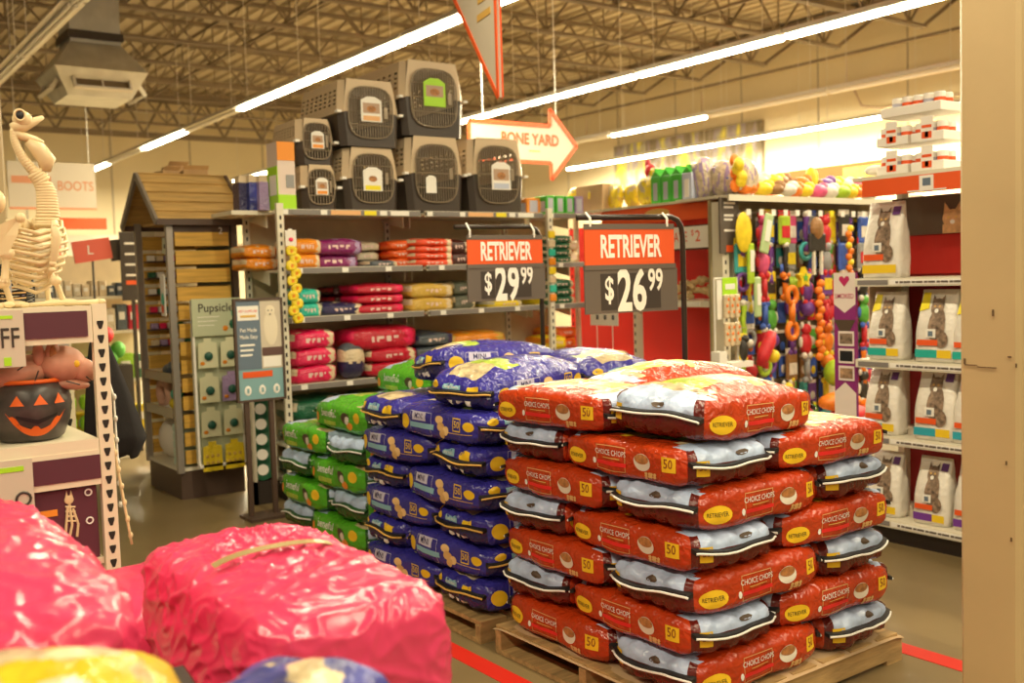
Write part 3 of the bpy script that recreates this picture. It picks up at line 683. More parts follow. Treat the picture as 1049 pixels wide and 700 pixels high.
# ================================================================ pet crates
M_shell=mat('crate_taupe_plastic',(.62,.48,.31),.45,bump=.1,bscale=60,bdist=.002); M_shd=mat('crate_dark_plastic',(.05,.035,.025),.4,bump=.1,bscale=60,bdist=.002); M_wire=mat('door_wire',(.30,.235,.16),.35,.3); M_in=plain('crate_inside',(.03,.022,.016),.7)
def crate(x,y,z,W,D,H,label,tagc,seed,rz=0):
    r=root('pet_crate',label,'pet crate',(x,y,z),R(rz),'plastic pet crates on top of the gondola')
    hw=W/2; zm=H*.5
    def wd(zz): return hw*(.92+.08*min(1,zz/zm)) if zz<=zm else hw*(1-.12*((zz-zm)/(H-zm))**1.6)
    def ring(zz,ins=0):       # plan outline at height zz with chamfered corners
        w=wd(zz)-ins; d0=.0+ins+(H-zz)*0; d1=D-ins; c=.04
        if zz>zm: k=((zz-zm)/(H-zm))**2; d0+=.025*k; d1-=.04*k
        return [(-w+c,d0,zz),(w-c,d0,zz),(w,d0+c,zz),(w,d1-c,zz),(w-c,d1,zz),(-w+c,d1,zz),(-w,d1-c,zz),(-w,d0+c,zz)]
    def loft(b,zs,m,segs=(1,2,3,4,5,6,7)):   # segment 0 is the front, left for the doorway
        Rg=[ring(q) for q in zs]
        for a,c in zip(Rg,Rg[1:]):
            for i in segs:
                j=(i+1)%8; b.add([a[i],a[j],c[j],c[i]],[(0,1,2,3)],m)
    # front ring with door opening
    def front(b,lo,hi,m):
        N_=24; c0=H*.51; ow=hw*.70; oh=H*.375
        def inn(t): 
            c,s_=math.cos(t),math.sin(t); k=1/((abs(c)**4+abs(s_)**4)**.25); return (c*k*ow,c0+s_*k*oh)
        def out(t):
            c,s_=math.cos(t),math.sin(t); zz=c0+s_*2*H; 
            k=1/max(abs(c),abs(s_)); zz=c0+s_*k*(H-c0 if s_>0 else c0); xx=c*k*(wd(zz)-.04); return (xx,zz)
        for i in range(N_):
            t0,t1=2*PI*i/N_,2*PI*(i+1)/N_; a0,a1,b0,b1=inn(t0),inn(t1),out(t0),out(t1)
            mz=(b0[1]+b1[1])/2
            if lo<=mz<hi: b.add([(a0[0],.0,a0[1]),(a1[0],.0,a1[1]),(b1[0],.0,b1[1]),(b0[0],.0,b0[1]),(a0[0],.03,a0[1]),(a1[0],.03,a1[1])],[(0,1,2,3),(0,4,5,1)],m)
    b=MB(); loft(b,[0,.02,zm-.02,zm],M_shd); b.add(ring(.005),[tuple(range(8))],M_shd); front(b,-1,zm,M_shd); b.build('lower_shell',r)
    b=MB(); zs=[zm,zm+.02,H*.60]; loft(b,zs,M_shell)
    for a,c in ((H*.86,H*.93),(H*.93,H*.985)): loft(b,[a,c],M_shell)
    loft(b,[H*.60,H*.86],M_shell,(4,))
    # sides and back with real ventilation holes
    def holes(P00,P10,P11,P01,nu,nv):
        P=lambda u,v: tuple((P00[i]*(1-u)*(1-v)+P10[i]*u*(1-v)+P11[i]*u*v+P01[i]*(1-u)*v) for i in range(3))
        for i in range(nu):
            for j in range(nv):
                u0,u1,v0,v1=i/nu,(i+1)/nu,j/nv,(j+1)/nv; cu,cv=(u0+u1)/2,(v0+v1)/2; du,dv=(u1-u0)/2,(v1-v0)/2
                o_=[];q=[]
                for k in range(8):
                    t=PI/4*k+PI/8; c,s_=math.cos(t),math.sin(t); kk=1/max(abs(c),abs(s_)); 
                    o_.append(P(cu+du*(1 if abs(c*kk)>.9 else c*kk)*math.copysign(1,c) if False else cu+du*c*kk,cv+dv*s_*kk)); q.append(P(cu+du*.55*c,cv+dv*.52*s_))
                b.add(o_+q,[(k,(k+1)%8,8+(k+1)%8,8+k) for k in range(8)],M_shell)
                for k,(sc,ss) in enumerate(((1,1),(-1,1),(-1,-1),(1,-1))):
                    kA=(2*k)%8; 
                    b.add([P(cu+du*sc,cv+dv*ss),o_[kA],o_[(kA+1)%8]],[(0,1,2)],M_shell)
    a,c=ring(H*.60),ring(H*.86)
    holes(a[7],a[6],c[6],c[7],8,4); holes(a[2],a[3],c[3],c[2],8,4)
    loft(b,[H*.60,H*.86],M_shell,(1,3,5,7))
    tp_=ring(H*.985); b.add(tp_,[tuple(range(7,-1,-1))],M_shell)
    b.bb(-.06,.06,D*.35,D*.62,H*.985,H*1.0,M_shell,.004) ; front(b,zm,99,M_shell); b.build('upper_shell',r)
    b=MB(); w=hw+.008
    for s_ in(-1,1): b.bb(s_*w-.009,s_*w+.009,.03,D-.03,zm-.012,zm+.012,M_shell)
    b.build('joint_flange',r)
    for s_ in(-1,1):
        b=MB(); b.bb(s_*(hw+.004)-.018,s_*(hw+.004)+.018,-.012,.03,zm-.008,zm+.010,M_tagw); b.build('side_latch',r)
    b=MB(); ow=hw*.72; oh=H*.385; c0=H*.51; pts=[]
    for i in range(28):
        t=2*PI*i/28; c,s_=math.cos(t),math.sin(t); k=1/((abs(c)**3.4+abs(s_)**3.4)**(1/3.4)); pts.append((c*k*ow,-.012,c0+s_*k*oh))
    b.tube(pts,.0055,M_shd if False else M_wire,6,closed=True)
    n=int(W/.03)
    for i in range(1,n):
        x_=-ow+2*ow*i/n; zz=oh*(1-abs(x_/ow)**3.4)**(1/3.4); b.tube([(x_,-.012,c0-zz),(x_,-.012,c0+zz)],.0034,M_wire,5)
    for k in(-.5,0,.5): b.tube([(-ow*.97,-.016,c0+k*oh),(ow*.97,-.016,c0+k*oh)],.0036,M_wire,5)
    b.bb(ow*.55,ow*.72,-.028,-.014,c0-.045,c0+.045,M_wire,.003); b.build('wire_door',r)
    b=MB(); tw,th=(W*.17,H*.16) if tagc[3] else (W*.09,H*.10); cx,cz=tagc[1:3]
    b.bb(cx-tw,cx+tw,-.022,-.018,cz-th,cz+th,tagc[0],.001); b.prism([(cx-tw,cz+th),(cx+tw,cz+th),(cx+tw*.4,cz+th*1.35),(cx-tw*.4,cz+th*1.35)],-.022,-.018,tagc[0])
    if tagc[3]: b.bb(cx-tw*.8,cx+tw*.8,-.0235,-.0222,cz-th*.2,cz+th*.75,tagc[3]); b.bb(cx-tw*.8,cx+tw*.8,-.0235,-.0222,cz-th*.9,cz-th*.45,tagc[4])
    b.ell((cx,-.0236,cz+th*.2),(tw*.45,.001,th*.3),M_kib) if tagc[3] else None
    b.build('paper_tag',r)
    return r
Tg=[plain('tag_lime',(.4,.75,.02),.5),plain('tag_bluewhite',(.5,.55,.7),.5),plain('tag_photo',(.45,.3,.2),.5)]
T1=2.085
crate(3.245,6.76,T1,.285,.45,.325,'small pet crate at the bottom left of the crate pile with orange tag',(M_tagw,0,.16,Tg[2],M_org),1)
crate(3.245,6.80,T1+.327,.30,.50,.335,'small pet crate on top at the left end of the crate pile',(M_tagw,.0,.17,Tg[2],M_org),2)
crate(3.67,6.76,T1,.47,.62,.47,'middle pet crate of the bottom row with a pale yellow tag',(M_tagw,-.01,.22,M_tagw,M_tagy),3)
crate(3.66,6.74,T1+.472,.51,.72,.49,'pet crate on the second level, centre of the pile, with orange tag',(M_tagw,.0,.26,Tg[2],M_tago),4)
crate(4.23,6.76,T1,.53,.7,.58,'pet crate of the bottom row with a plain small white tag',(M_tagw,-.06,.20,None,None),5)
crate(4.23,6.76,T1+.582,.58,.85,.575,'largest pet crate, highest of the pile, with bright lime tag',(Tg[0],.0,.32,Tg[2],Tg[0]),6)
crate(4.82,6.76,T1,.56,.75,.60,'pet crate at the right end of the pile with blue and white tag',(M_tagw,.02,.28,Tg[2],Tg[1]),7)
# boxes & bags left of crates on gondola top
b=MB(); b.bb(2.90,3.03,6.72,6.9,T1,T1+.47,plain('box_pinkish_white',(.75,.62,.55),.5)); b.bb(2.90,3.03,6.716,6.72,T1,T1+.1,Tg[0]); b.bb(2.90,3.03,6.716,6.72,T1+.34,T1+.47,M_org); b.bb(2.96,3.02,6.715,6.72,T1+.15,T1+.24,plain('grey_print',(.3,.3,.3),.5)); b.bb(2.896,2.9,6.72,6.9,T1,T1+.3,Tg[0]); b.bb(2.895,2.9,6.74,6.86,T1+.1,T1+.24,M_tagw)
tag(b.build('product_carton'),'tall carton with lime green sides standing left of the crates','box')
for k in range(3):
    b=MB(); m_=(C['navy'],BF,C['lavender'])[k]; xx=2.70+.055*k
    b.prism([(xx,T1),(xx+.075,T1),(xx+.07,T1+.2),(xx+.005,T1+.2)],6.95-.05*k,7.07-.05*k,m_); b.prism([(xx+.005,T1+.2),(xx+.07,T1+.2),(xx+.06,T1+.25),(xx+.012,T1+.25)],6.96-.05*k,7.05-.05*k,C['cream'])
    tag(b.build('blue_pouch'),f'blue and cream pouch on the gondola top behind the wooden kiosk, {ORD[k]} from left','pouch','blue pouches at the left end of the gondola top')
b=MB(); b.bb(2.62,2.9,6.9,7.3,T1-.03,T1,M_cream); tag(b.build('end_ledge'),'short cream end ledge carrying the blue pouches','shelf')
# right part of gondola top
def carton(x0,x1,y0,y1,z0,z1,m1,m2,label,group):
    b=MB(); b.bb(x0,x1,y0,y1,z0,z1,m1,.003); b.bb(x0+(x1-x0)*.2,x1-(x1-x0)*.2,y0-.002,y0,z0+(z1-z0)*.1,z1-(z1-z0)*.15,m2); b.bb(x0-.002,x0,y0+.02,y1-.02,z0+(z1-z0)*.1,z1-(z1-z0)*.3,m2)
    return tag(b.build('product_carton'),label,'box',group)
GB=plain('green_carton',(.06,.45,.04),.45)
carton(5.14,5.28,6.8,6.95,T1,T1+.13,C['orange'],M_tagb,'orange and grey carton right of the crates','cartons on the gondola top')
for k in range(4): carton(5.30+.105*k,5.39+.105*k,6.74,6.9,T1,T1+.15,GB if k<3 else C['lavender'],M_tagb,f'green carton on the right end of the gondola top, {ORD[k]} from left' if k<3 else 'lavender carton at the very end of the gondola top','cartons on the gondola top')
# ================================================================ RETRIEVER price signs
M_pole=mat('sign_stand_black',(.03,.018,.012),.35); M_sgrey=plain('sign_grey_brown',(.13,.105,.085),.5); M_sdk=plain('sign_dark_panel',(.045,.033,.026),.5); M_sw=plain('sign_lettering_white',(.9,.86,.78),.5)
def price_sign(x,y,rz,W,ztop,z_or,z_mid,z_bot,price,label,poleL,poleR,tilt,hang):
    r=root('price_sign_stand',label,'price sign',(x,y,0),R(rz)); h=W/2
    b=MB(); pts=[(poleL,.03,ztop-.004),(poleR-.07,.03,ztop),(poleR-.03,.03,ztop-.015),(poleR-.007,.03,ztop-.05),(poleR,.03,ztop-.09),(poleR,.03,0)]
    b.tube(pts,.0135,M_pole,10); b.build('tube_frame',r,True)
    b=MB(); b.box((poleR-.12,.03,.008),(.32,.05,.014),M_pole)
    b.build('foot_bar',r)
    b=MB(); b.bb(-h,h,-.012,-.004,z_mid,z_or,M_orange); b.bb(-h,h,-.014,-.002,z_or,z_or+.025,M_sgrey); b.bb(-h-.005,h+.005,-.016,.0,z_mid-.012,z_mid+.01,M_sgrey)
    b.text('RETRIEVER',(0,-.0145,(z_mid+z_or)/2+.003),.14,M_sw,sx=.56*W/.55,off=.03); b.build('name_panel',r)
    b=MB(); v0=len(b.v); b.bb(-h-.005,h+.015,-.012,-.004,z_bot,z_mid-.012,M_sgrey); hh=z_mid-z_bot
    b.bb(-h*.68,-h*.32,-.0135,-.012,z_bot+.015,z_mid-.03,M_sdk); b.bb(-h*.30,h*.16,-.0135,-.012,z_bot+.015,z_mid-.03,M_sdk); b.bb(h*.18,h*.66,-.0135,-.012,z_bot+.015,z_mid-.03,M_sdk)
    zc=(z_bot+z_mid)/2-.008; a,c=price
    b.text('$',(-h*.50,-.0145,zc+.01),.15,M_sw,sx=.65,off=.02); b.text(a[0],(-h*.16,-.0145,zc-.004),.262,M_sw,sx=.62,off=.03); b.text(a[1],(h*.17,-.0145,zc-.004),.262,M_sw,sx=.62,off=.03)
    b.text(c,(h*.54,-.0145,zc+.045),.14,M_sw,sx=.62,off=.025)
    b.T=None; o=b.build('price_panel',r)
    for q in hang:
        b=MB(); b.tube([(q,-.012,z_or+.012),(q,-.014,z_or+.05),(q,.02,ztop+.016)],.006,M_tagw,6); b.build('hanger_clip',r)
    return r
price_sign(3.315,4.605,0,.515,1.84,1.765,1.62,1.425,('29','99'),'black stand with an orange RETRIEVER sign priced $29.99, between green and blue stacks',-.31,.275,0,(-.24,.2))
price_sign(3.18,3.44,-7,.50,1.815,1.755,1.585,1.375,('26','99'),'black stand with an orange RETRIEVER sign priced $26.99, behind the red stack',-.26,.335,0,(-.22,.21))
# ================================================================ wooden kiosk (dog house shaped)
M_slat=mat('golden_slat_wood',(.62,.36,.06),.5,0,.15,12,.004,.22,5,stretch=(.6,.6,9)); M_roof=mat('roof_plywood',(.52,.33,.11),.6,0,.1,14,.003,.2,4,stretch=(1,8,8)); M_kfr=mat('kiosk_frame_bronze',(.09,.055,.04),.45); M_kpost=mat('kiosk_post_metal',(.4,.36,.32),.35,.5)
X0,X1,Y0,Y1=2.32,2.80,7.36,8.12
r=root('dog_house_kiosk','tall wooden slatted display kiosk with a pitched roof like a dog house','display kiosk')
b=MB(); b.bb(X0,X1,Y0,Y1,0,.21,M_kfr); b.bb(X0-.01,X1,Y0-.01,Y1+.01,.21,.235,M_cream); b.build('base',r)
for (x,y) in((X0,Y0),(X0,Y1),(X1,Y0),(X1,Y1)):
    b=MB(); b.box((x,y,1.13),(.045,.045,1.86),M_kpost if x==X0 else M_kfr); b.build('post',r)
ym=(Y0+Y1)/2
for s_,nm in((-1,'roof_panel'),(1,'roof_panel')):
    b=MB(); ye=Y0-.06 if s_<0 else Y1+.06; ze=2.04
    for i in range(5):
        t0,t1=i/5,(i+1)/5+.01
        b.add([(X0-.1,ye+(ym-ye)*t0,ze+(2.42-ze)*t0+.0),(X1+.1,ye+(ym-ye)*t0,ze+(2.42-ze)*t0),(X1+.1,ye+(ym-ye)*t1,ze+(2.42-ze)*t1-.012),(X0-.1,ye+(ym-ye)*t1,ze+(2.42-ze)*t1-.012)],[(0,1,2,3)],M_roof)
    b.beam((X0-.1,ye,ze-.012),(X1+.1,ye,ze-.012),.02,.045,M_kfr); b.beam((X0-.1,ye,ze-.012),(X0-.1,ym,2.40),.022,.05,M_kpost); b.beam((X1+.1,ye,ze-.012),(X1+.1,ym,2.40),.022,.05,M_kfr)
    o=b.build(nm,r); so=o.modifiers.new('thickness','SOLIDIFY'); so.thickness=.012; so.offset=-1
b=MB(); b.prism([(Y0,2.04),(Y1,2.04),(ym,2.38)],X1-.02,X1,M_kfr); b.v=[(p[1],p[0],p[2]) for p in b.v]; b.bb(X0+.02,X0+.3,Y0+.08,Y1-.08,2.03,2.05,M_roof); b.prism([(ym-.12,2.22),(ym+.12,2.22),(ym,2.36)],X0+.05,X0+.06,M_tagw) if False else None
b.build('gable_board',r)
z=.32
b=MB(); b.bb(X1-.03,X1-.01,Y0+.02,Y1-.02,.235,2.04,plain('kiosk_back_green',(.12,.13,.07),.7)); b.build('back_board',r)
for k in range(13):
    b=MB(); b.bb(X1-.05,X1-.03,Y0+.03,Y1-.03,.28+.132*k,.28+.132*k+.098,M_slat); b.build('rear_slat',r)
for k in range(13):
    b=MB(); b.bb(X0+.04,X1-.04,Y0-.01,Y0+.01,.26+.133*k,.26+.133*k+.10,M_slat); b.build('side_slat',r)
    b=MB(); b.bb(X0+.03,X1-.03,Y1-.02,Y1,.26+.133*k,.26+.133*k+.105,M_slat); b.build('far_side_slat',r)
b=MB(); b.bb(X0+.03,X1-.03,Y0-.008,Y0+.005,1.92,2.03,M_kfr); b.text('2',(X1-.10,Y0-.012,1.965),.07,M_sw); b.build('number_panel',r)
for z in(.62,.88,):
    b=MB(); b.bb(X0-.01,X1-.05,Y0+.05,Y1-.05,z-.012,z,M_steel); b.bb(X0-.02,X0-.01,Y0+.05,Y1-.05,z-.02,z+.05,plain('clear_lip',(.3,.25,.18),.2)); b.build('tray',r)
for z in(1.12,1.38,1.52,1.66,1.80): 
    pass
# goods in the kiosk
def blob(name,loc,parts,label,cat,group=None):
    b=MB()
    for (c,rr_,m_) in parts: b.ell(c,rr_,m_,12,8)
    o=b.build(name,None,True,loc=loc); return tag(o,label,cat,group)
Mw=mat('white_fleece',(.72,.66,.56),.9,0,.4,50,.006)
blob('fleece_bed_roll',(2.46,7.90,.39),[((0,0,0),(.12,.17,.16),Mw)],'lower white fleece roll on the kiosk bottom shelf','pet bed','fleece rolls in the kiosk')
blob('fleece_bed_roll',(2.46,7.90,.60),[((0,0,0),(.1,.13,.075),Mw)],'upper smaller white fleece roll stacked in the kiosk','pet bed','fleece rolls in the kiosk')
for k in range(5):
    b=MB(); b.bb(X0+.02,X0+.26,Y0+.06,Y0+.22,.237+.062*k,.237+.062*k+.058,plain('pale_mint_pack',(.55,.68,.58),.5),.006); tag(b.build('folded_pad_pack'),f'pale mint folded pack, {ORD[k]} from the bottom of the kiosk stack','pack','mint packs at the kiosk bottom')
b=MB(); 
b.tube([(.0,-.12,.02),(0,-.09,.10),(0,0,.13),(0,.09,.10),(0,.12,.02),(0,.05,-.05),(0,-.05,-.05)],.04,plain('peach_plush',(.7,.4,.28),.9),10,closed=True); tag(b.build('ring_plush',None,True,loc=(2.42,7.95,.70)),'peach coloured ring shaped plush on the kiosk tray','plush toy')
blob('plush_duck',(2.42,7.68,.68),[((0,0,0),(.06,.08,.05),C['yellow']),((0,-.01,.07),(.05,.06,.05),C['teal'])],'yellow and mint plush on the lower kiosk tray','plush toy')
blob('rope_bundle',(2.40,7.70,.93),[((0,.05,0),(.05,.1,.05),C['slate']),((0,-.06,.03),(.05,.08,.05),C['slate']),((0,.13,-.01),(.03,.03,.03),M_tagw)],'blue grey rope bundle on the upper kiosk tray','rope toy')
for k in range(6):
    zz=(1.13,1.26,1.39,1.53,1.66,1.79,1.43)[k]
    b=MB()
    for j in range(6): b.box((X0+.07+.065*j,Y1-.07,zz),(.055,.05,.045),(C['cream'],C['lavender'],C['magenta'],M_tagw,C['dark green'],M_tagw)[(j+k)%6],bev=.005)
    b.bb(X0+.03,X1-.05,Y1-.10,Y1-.02,zz-.034,zz-.024,M_kfr)
    tag(b.build('packet_ledge'),f'narrow ledge of small packets inside the kiosk, {ORD[k]} set','packet ledge','ledges of packets inside the kiosk')
b=MB(); b.box((0,0,0),(.006,.22,.12),plain('sage_card',(.6,.62,.45),.6)); b.box((-.004,0,0),(.003,.12,.03),M_sdk); o=b.build('shelf_talker_card',None,loc=(X0+.06,7.60,1.86)); o.rotation_euler=(R(8),0,0); tag(o,'pale green card sign hanging inside the kiosk','card sign')
b=MB(); b.box((0,0,0),(.01,.10,.3),M_tagw,bev=.003); b.ell((-.006,0,-.03),(.003,.035,.05),C['teal']); b.ell((-.006,.01,-.09),(.003,.03,.04),C['scarlet']); tag(b.build('hanging_toy_card',None,loc=(X0-.03,7.46,1.5)),'white card with a teal and red toy hanging on the kiosk post','toy card')
# boxes on the roof
for k,(x,y,z,w,d,h,a) in enumerate(((2.66,8.42,2.42,.14,.16,.09,10),(2.78,8.58,2.42,.16,.18,.15,0),(2.88,8.40,2.42,.20,.2,.10,-8))):
    b=MB(); b.box((0,0,h/2),(w,d,h),M_kraft,bev=.004); b.add([(-w/2,-d/2,h),(w/2,-d/2,h),(w/2,-d/2-.05,h+.03),(-w/2,-d/2-.05,h+.03)],[(0,1,2,3)],M_kraft)
    tag(b.build('cardboard_box',None,loc=(x,y,z),rotz=R(a)),f'brown cardboard box behind the kiosk roof, {ORD[k]} from left','box','cardboard boxes above the kiosk roof')
b=MB(); b.bb(2.5,3.1,8.28,8.75,0,2.42,M_cream); tag(b.build('stock_cabinet'),'plain cream stock cabinet behind the kiosk carrying cardboard boxes','cabinet')
# Pupsicle panel
r=root('pupsicle_display_panel','pale green Pupsicle display panel hung on the kiosk side with packets','display panel',(0,0,0))
sg=plain('sage_board',(.50,.54,.36),.55)
b=MB(); b.bb(2.40,2.76,7.22,7.235,.27,1.26,sg); b.bb(2.40,2.415,7.19,7.22,.27,1.46,M_tagw); b.bb(2.745,2.76,7.19,7.22,.27,1.46,M_tagw); b.bb(2.40,2.76,7.17,7.22,.25,.27,M_tagw); b.build('backboard',r)
b=MB(); b.bb(2.40,2.76,7.185,7.2,1.20,1.47,sg); b.text('Pupsicle',(2.575,7.183,1.40),.085,M_sdk,off=.008,sx=.95)
for k in range(3): b.bb(2.44,2.60-.02*k,7.1835,7.185,1.335-.03*k,1.34-.03*k,M_tagw)
b.ell((2.70,7.182,1.28),(.03,.003,.035),C['dark green']); b.ell((2.64,7.182,1.25),(.02,.003,.02),C['orange']); b.build('header_board',r)
bal=mat('dark_green_ball',(.01,.09,.06),.4)
for row_ in range(4):
    for c_ in range(2):
        x=2.425+.165*c_; z=1.17-.25*row_; mm=[sg,sg,M_tagw,C['yellow']][row_] if not(row_==1 and c_==1) else C['lavender']
        if row_<2 and not(row_==1 and c_==1): mm=plain('cream_card',(.68,.68,.45),.5)
        if row_==2: mm=plain('cream_card')
        b=MB(); b.prism([(x,z-.2),(x+.145,z-.2),(x+.14,z-.02),(x+.1,z-.01),(x+.1,z+.015),(x+.045,z+.015),(x+.045,z-.01),(x+.005,z-.02)],7.17,7.18,mm)
        if row_<3: b.ell((x+.075,7.165,z-.115),(.032,.02,.032),bal); b.ell((x+.03,7.168,z-.165),(.018,.004,.014),C['orange'])
        else:
            for q in range(6): b.ell((x+.03+.04*(q%3),7.168,z-.09-.05*(q//3)),(.013,.004,.013),C['gold'])
        tag(b.build('hanging_treat_packet'),f'{"yellow treat packet" if row_==3 else "toy packet with dark green ball"}, row {ORD[row_]} down, {"left" if c_==0 else "right"} column of the Pupsicle panel','packet','packets on the Pupsicle panel')
# info sign
M_sblue=plain('info_slate_blue',(.13,.18,.24),.5); M_saq=plain('info_teal',(.22,.40,.43),.5)
r=root('information_sign','framed blue and white information sign on a stand left of the gondola','sign',(0,0,0))
fx=M_kfr; y=6.4
b=MB(); b.bb(2.425,2.735,y,y+.012,.80,1.455,M_saq); b.bb(2.425,2.59,y-.002,y,1.00,1.455,M_sblue); b.bb(2.59,2.735,y-.002,y,1.00,1.455,plain('info_cream_photo',(.6,.52,.4),.5)); b.bb(2.435,2.58,y-.004,y-.002,1.325,1.42,M_tagw)
b.text('PET SUPPLIES',(2.508,y-.005,1.385),.022,M_bred); b.text('PLUS',(2.508,y-.005,1.352),.022,M_bred) if False else b.bb(2.455,2.56,y-.0055,y-.004,1.345,1.36,M_gold)
b.text('Pet Meds',(2.505,y-.004,1.26),.036,M_sw,off=.01,sx=.85); b.text('Made Easy',(2.505,y-.004,1.215),.036,M_sw,off=.01,sx=.8)
for k in range(3): b.bb(2.445,2.545-.01*k,y-.004,y-.002,1.155-.033*k,1.168-.033*k,M_sw)
b.ell((2.66,y-.003,1.27),(.05,.003,.12),plain('dog_cream',(.75,.66,.5),.7)); b.ell((2.66,y-.004,1.38),(.035,.003,.04),MATS['dog_cream']); b.ell((2.648,y-.006,1.385),(.005,.002,.005),BLACK); b.ell((2.672,y-.006,1.385),(.005,.002,.005),BLACK); b.ell((2.66,y-.006,1.36),(.007,.002,.005),BLACK); b.bb(2.595,2.735,y-.0045,y-.002,1.085,1.14,plain('dark_floor_photo',(.12,.06,.05),.6)); b.bb(2.60,2.725,y-.0035,y-.002,1.01,1.08,M_tagw)
b.bb(2.455,2.66,y-.003,y,.945,.985,M_orange)
for k in range(3): b.ell((2.485+.1*k,y-.001,.86),(.024,.004,.033),M_tagw); b.bb(2.477+.1*k,2.493+.1*k,y-.006,y-.004,.845,.875,M_saq)
b.build('sign_face',r)
b=MB()
for q in((2.425,2.735,.785,.80),(2.425,2.735,1.455,1.47)): b.bb(q[0],q[1],y-.01,y+.02,q[2],q[3],fx)
for q in((2.41,2.425),(2.735,2.75)): b.bb(q[0],q[1],y-.01,y+.02,.785,1.47,fx)
b.build('frame',r)
b=MB(); 
for q in(2.46,2.63): b.bb(q,q+.03,y+.0,y+.03,0.02,.79,M_kfr)
b.bb(2.43,2.72,y-.1,y+.12,0,.02,M_kfr); b.build('stand',r)
# ================================================================ red shelving facing the aisle
M_redp=mat('red_back_panel',(.62,.012,.006),.5)
r=root('red_shelving_unit','shelving unit with bright red back panel and orange header band','shelving unit')
b=MB(); b.bb(6.2,6.22,5.14,7.55,.1,2.0,M_redp); b.build('back_panel',r)
b=MB(); b.bb(5.72,5.74,5.16,6.52,1.955,2.085,M_orange); b.ell((5.716,5.85,2.03),(.004,.14,.035),M_gold); b.build('header_band',r)
b=MB(); b.bb(5.70,6.2,5.14,7.0,2.085,2.105,M_cream); b.build('top_shelf',r)
for z,ya,yb in((1.33,5.16,6.18),(.69,5.16,6.9),(.25,5.16,7.0)):
    b=MB(); b.bb(5.74,6.2,ya,yb,z-.02,z,M_cream); b.bb(5.725,5.74,ya,yb,z-.05,z,M_cream); o=b.build('shelf',r)
    b=MB(); b.bb(5.718,5.725,ya+.25,ya+.85,z-.042,z-.012,M_tagw); b.build('price_strip',o)
for y in(5.16,6.18,6.98):
    b=MB(); b.bb(5.80 if y!=6.18 else 5.76,5.83,y-.02,y+.02,0,2.08,M_cream)
    z=.2
    while z<2: b.bb(5.757,5.76,y-.006,y+.006,z,z+.03,M_slot); z+=.07
    b.build('upright',r)
b=MB(); b.bb(5.76,6.2,5.16,6.98,0,.2,M_redp); b.build('base',r)
r=root('save_sign','white SAVE $2 sign under the orange header','sign')
b=MB(); b.bb(5.69,5.70,5.27,5.72,1.72,1.91,plain('sign_frame_dark',(.08,.03,.02),.5)); b.bb(5.686,5.69,5.275,5.715,1.735,1.90,M_tagw); b.text('SAVE',(5.684,5.585,1.82),.11,M_orange,'-x',.75); b.text('$',(5.684,5.44,1.85),.06,M_orange,'-x'); b.text('2',(5.684,5.385,1.82),.12,M_orange,'-x'); b.build('sign_face',r)
r=root('aisle_directory_sign','dark aisle directory sign with white lettering bars above the red shelving corner','sign')
b=MB(); b.bb(5.60,5.80,5.08,5.095,1.68,2.09,M_sgrey)
for k,zz in enumerate((2.05,2.02,1.96,1.93,1.85)): b.bb(5.64,5.64+(.12,.1,.1,.09,.12)[k],5.077,5.08,zz-.01,zz+.006,M_sw)
b.bb(5.66,5.74,5.076,5.08,1.69,1.74,M_orange); b.build('sign_board',r)
# rawhide heap
Mraw=mat('rawhide_cream',(.68,.5,.26),.5,0,.3,30,.006,.2,20)
for k in range(26):
    a=rnd.uniform(0,PI); y=5.22+.70*((k*7)%13)/13+rnd.uniform(-.02,.02); z=1.355+.04*(k//7)+rnd.uniform(0,.02); 
    b=MB(); d=Vector((math.cos(a)*.3,math.sin(a),rnd.uniform(-.4,.4)))*.06
    b.tube([tuple(-d*1.0),tuple(-d*.5),tuple(d*.5),tuple(d)],[.012,.022,.022,.012],Mraw,8); b.ell(tuple(-d),(.024,.024,.022),Mraw,8,6); b.ell(tuple(d),(.024,.024,.022),Mraw,8,6)
    tag(b.build('rawhide_chew',None,True,loc=(5.80+rnd.uniform(0,.07),y,z)),'cream rawhide chew in the heap on the red shelving upper shelf','chew','rawhide chews heaped on the upper red shelf')
Mcl=mat('clear_wrap',(.62,.52,.38),.2,0,.6,25,.01,.3,22,kind='film')
for k in range(7):
    B,_,_=sack(.2,.3,.09,lambda f,q:Mcl,k,12,12,5,3,.3,.008); o=B.build('wrapped_chew_pack',None,True); weld(o); o.location=(5.92,5.32+.235*k,.735); tag(o,f'clear wrapped chew pack on the lower red shelf, {ORD[k]} from the right end','chew pack','clear packs on the lower red shelf')
b=MB(); B,_,_=sack(.2,.4,.12,lambda f,q:Mcl,3,12,14,5,3,.3,.01); o=B.build('wrapped_chew_pack',None,True); weld(o); o.location=(5.85,6.62,.84); tag(o,'clear wrapped pack lying over the row at the far end of the red shelf','chew pack')
b=MB(); b.bb(5.70,5.71,6.33,6.68,1.12,1.26,M_tagw)
for k in range(3): b.bb(5.698,5.70,6.37+.1*k,6.40+.1*k,1.17,1.21,C['slate'])
b.tube([(5.705,6.4,1.12),(5.705,6.4,.9)],.004,M_tagw,5); b.tube([(5.705,6.6,1.12),(5.705,6.6,.9)],.004,M_tagw,5); tag(b.build('hanging_card_sign'),'white hanging card strip under the $26.99 sign','card sign')
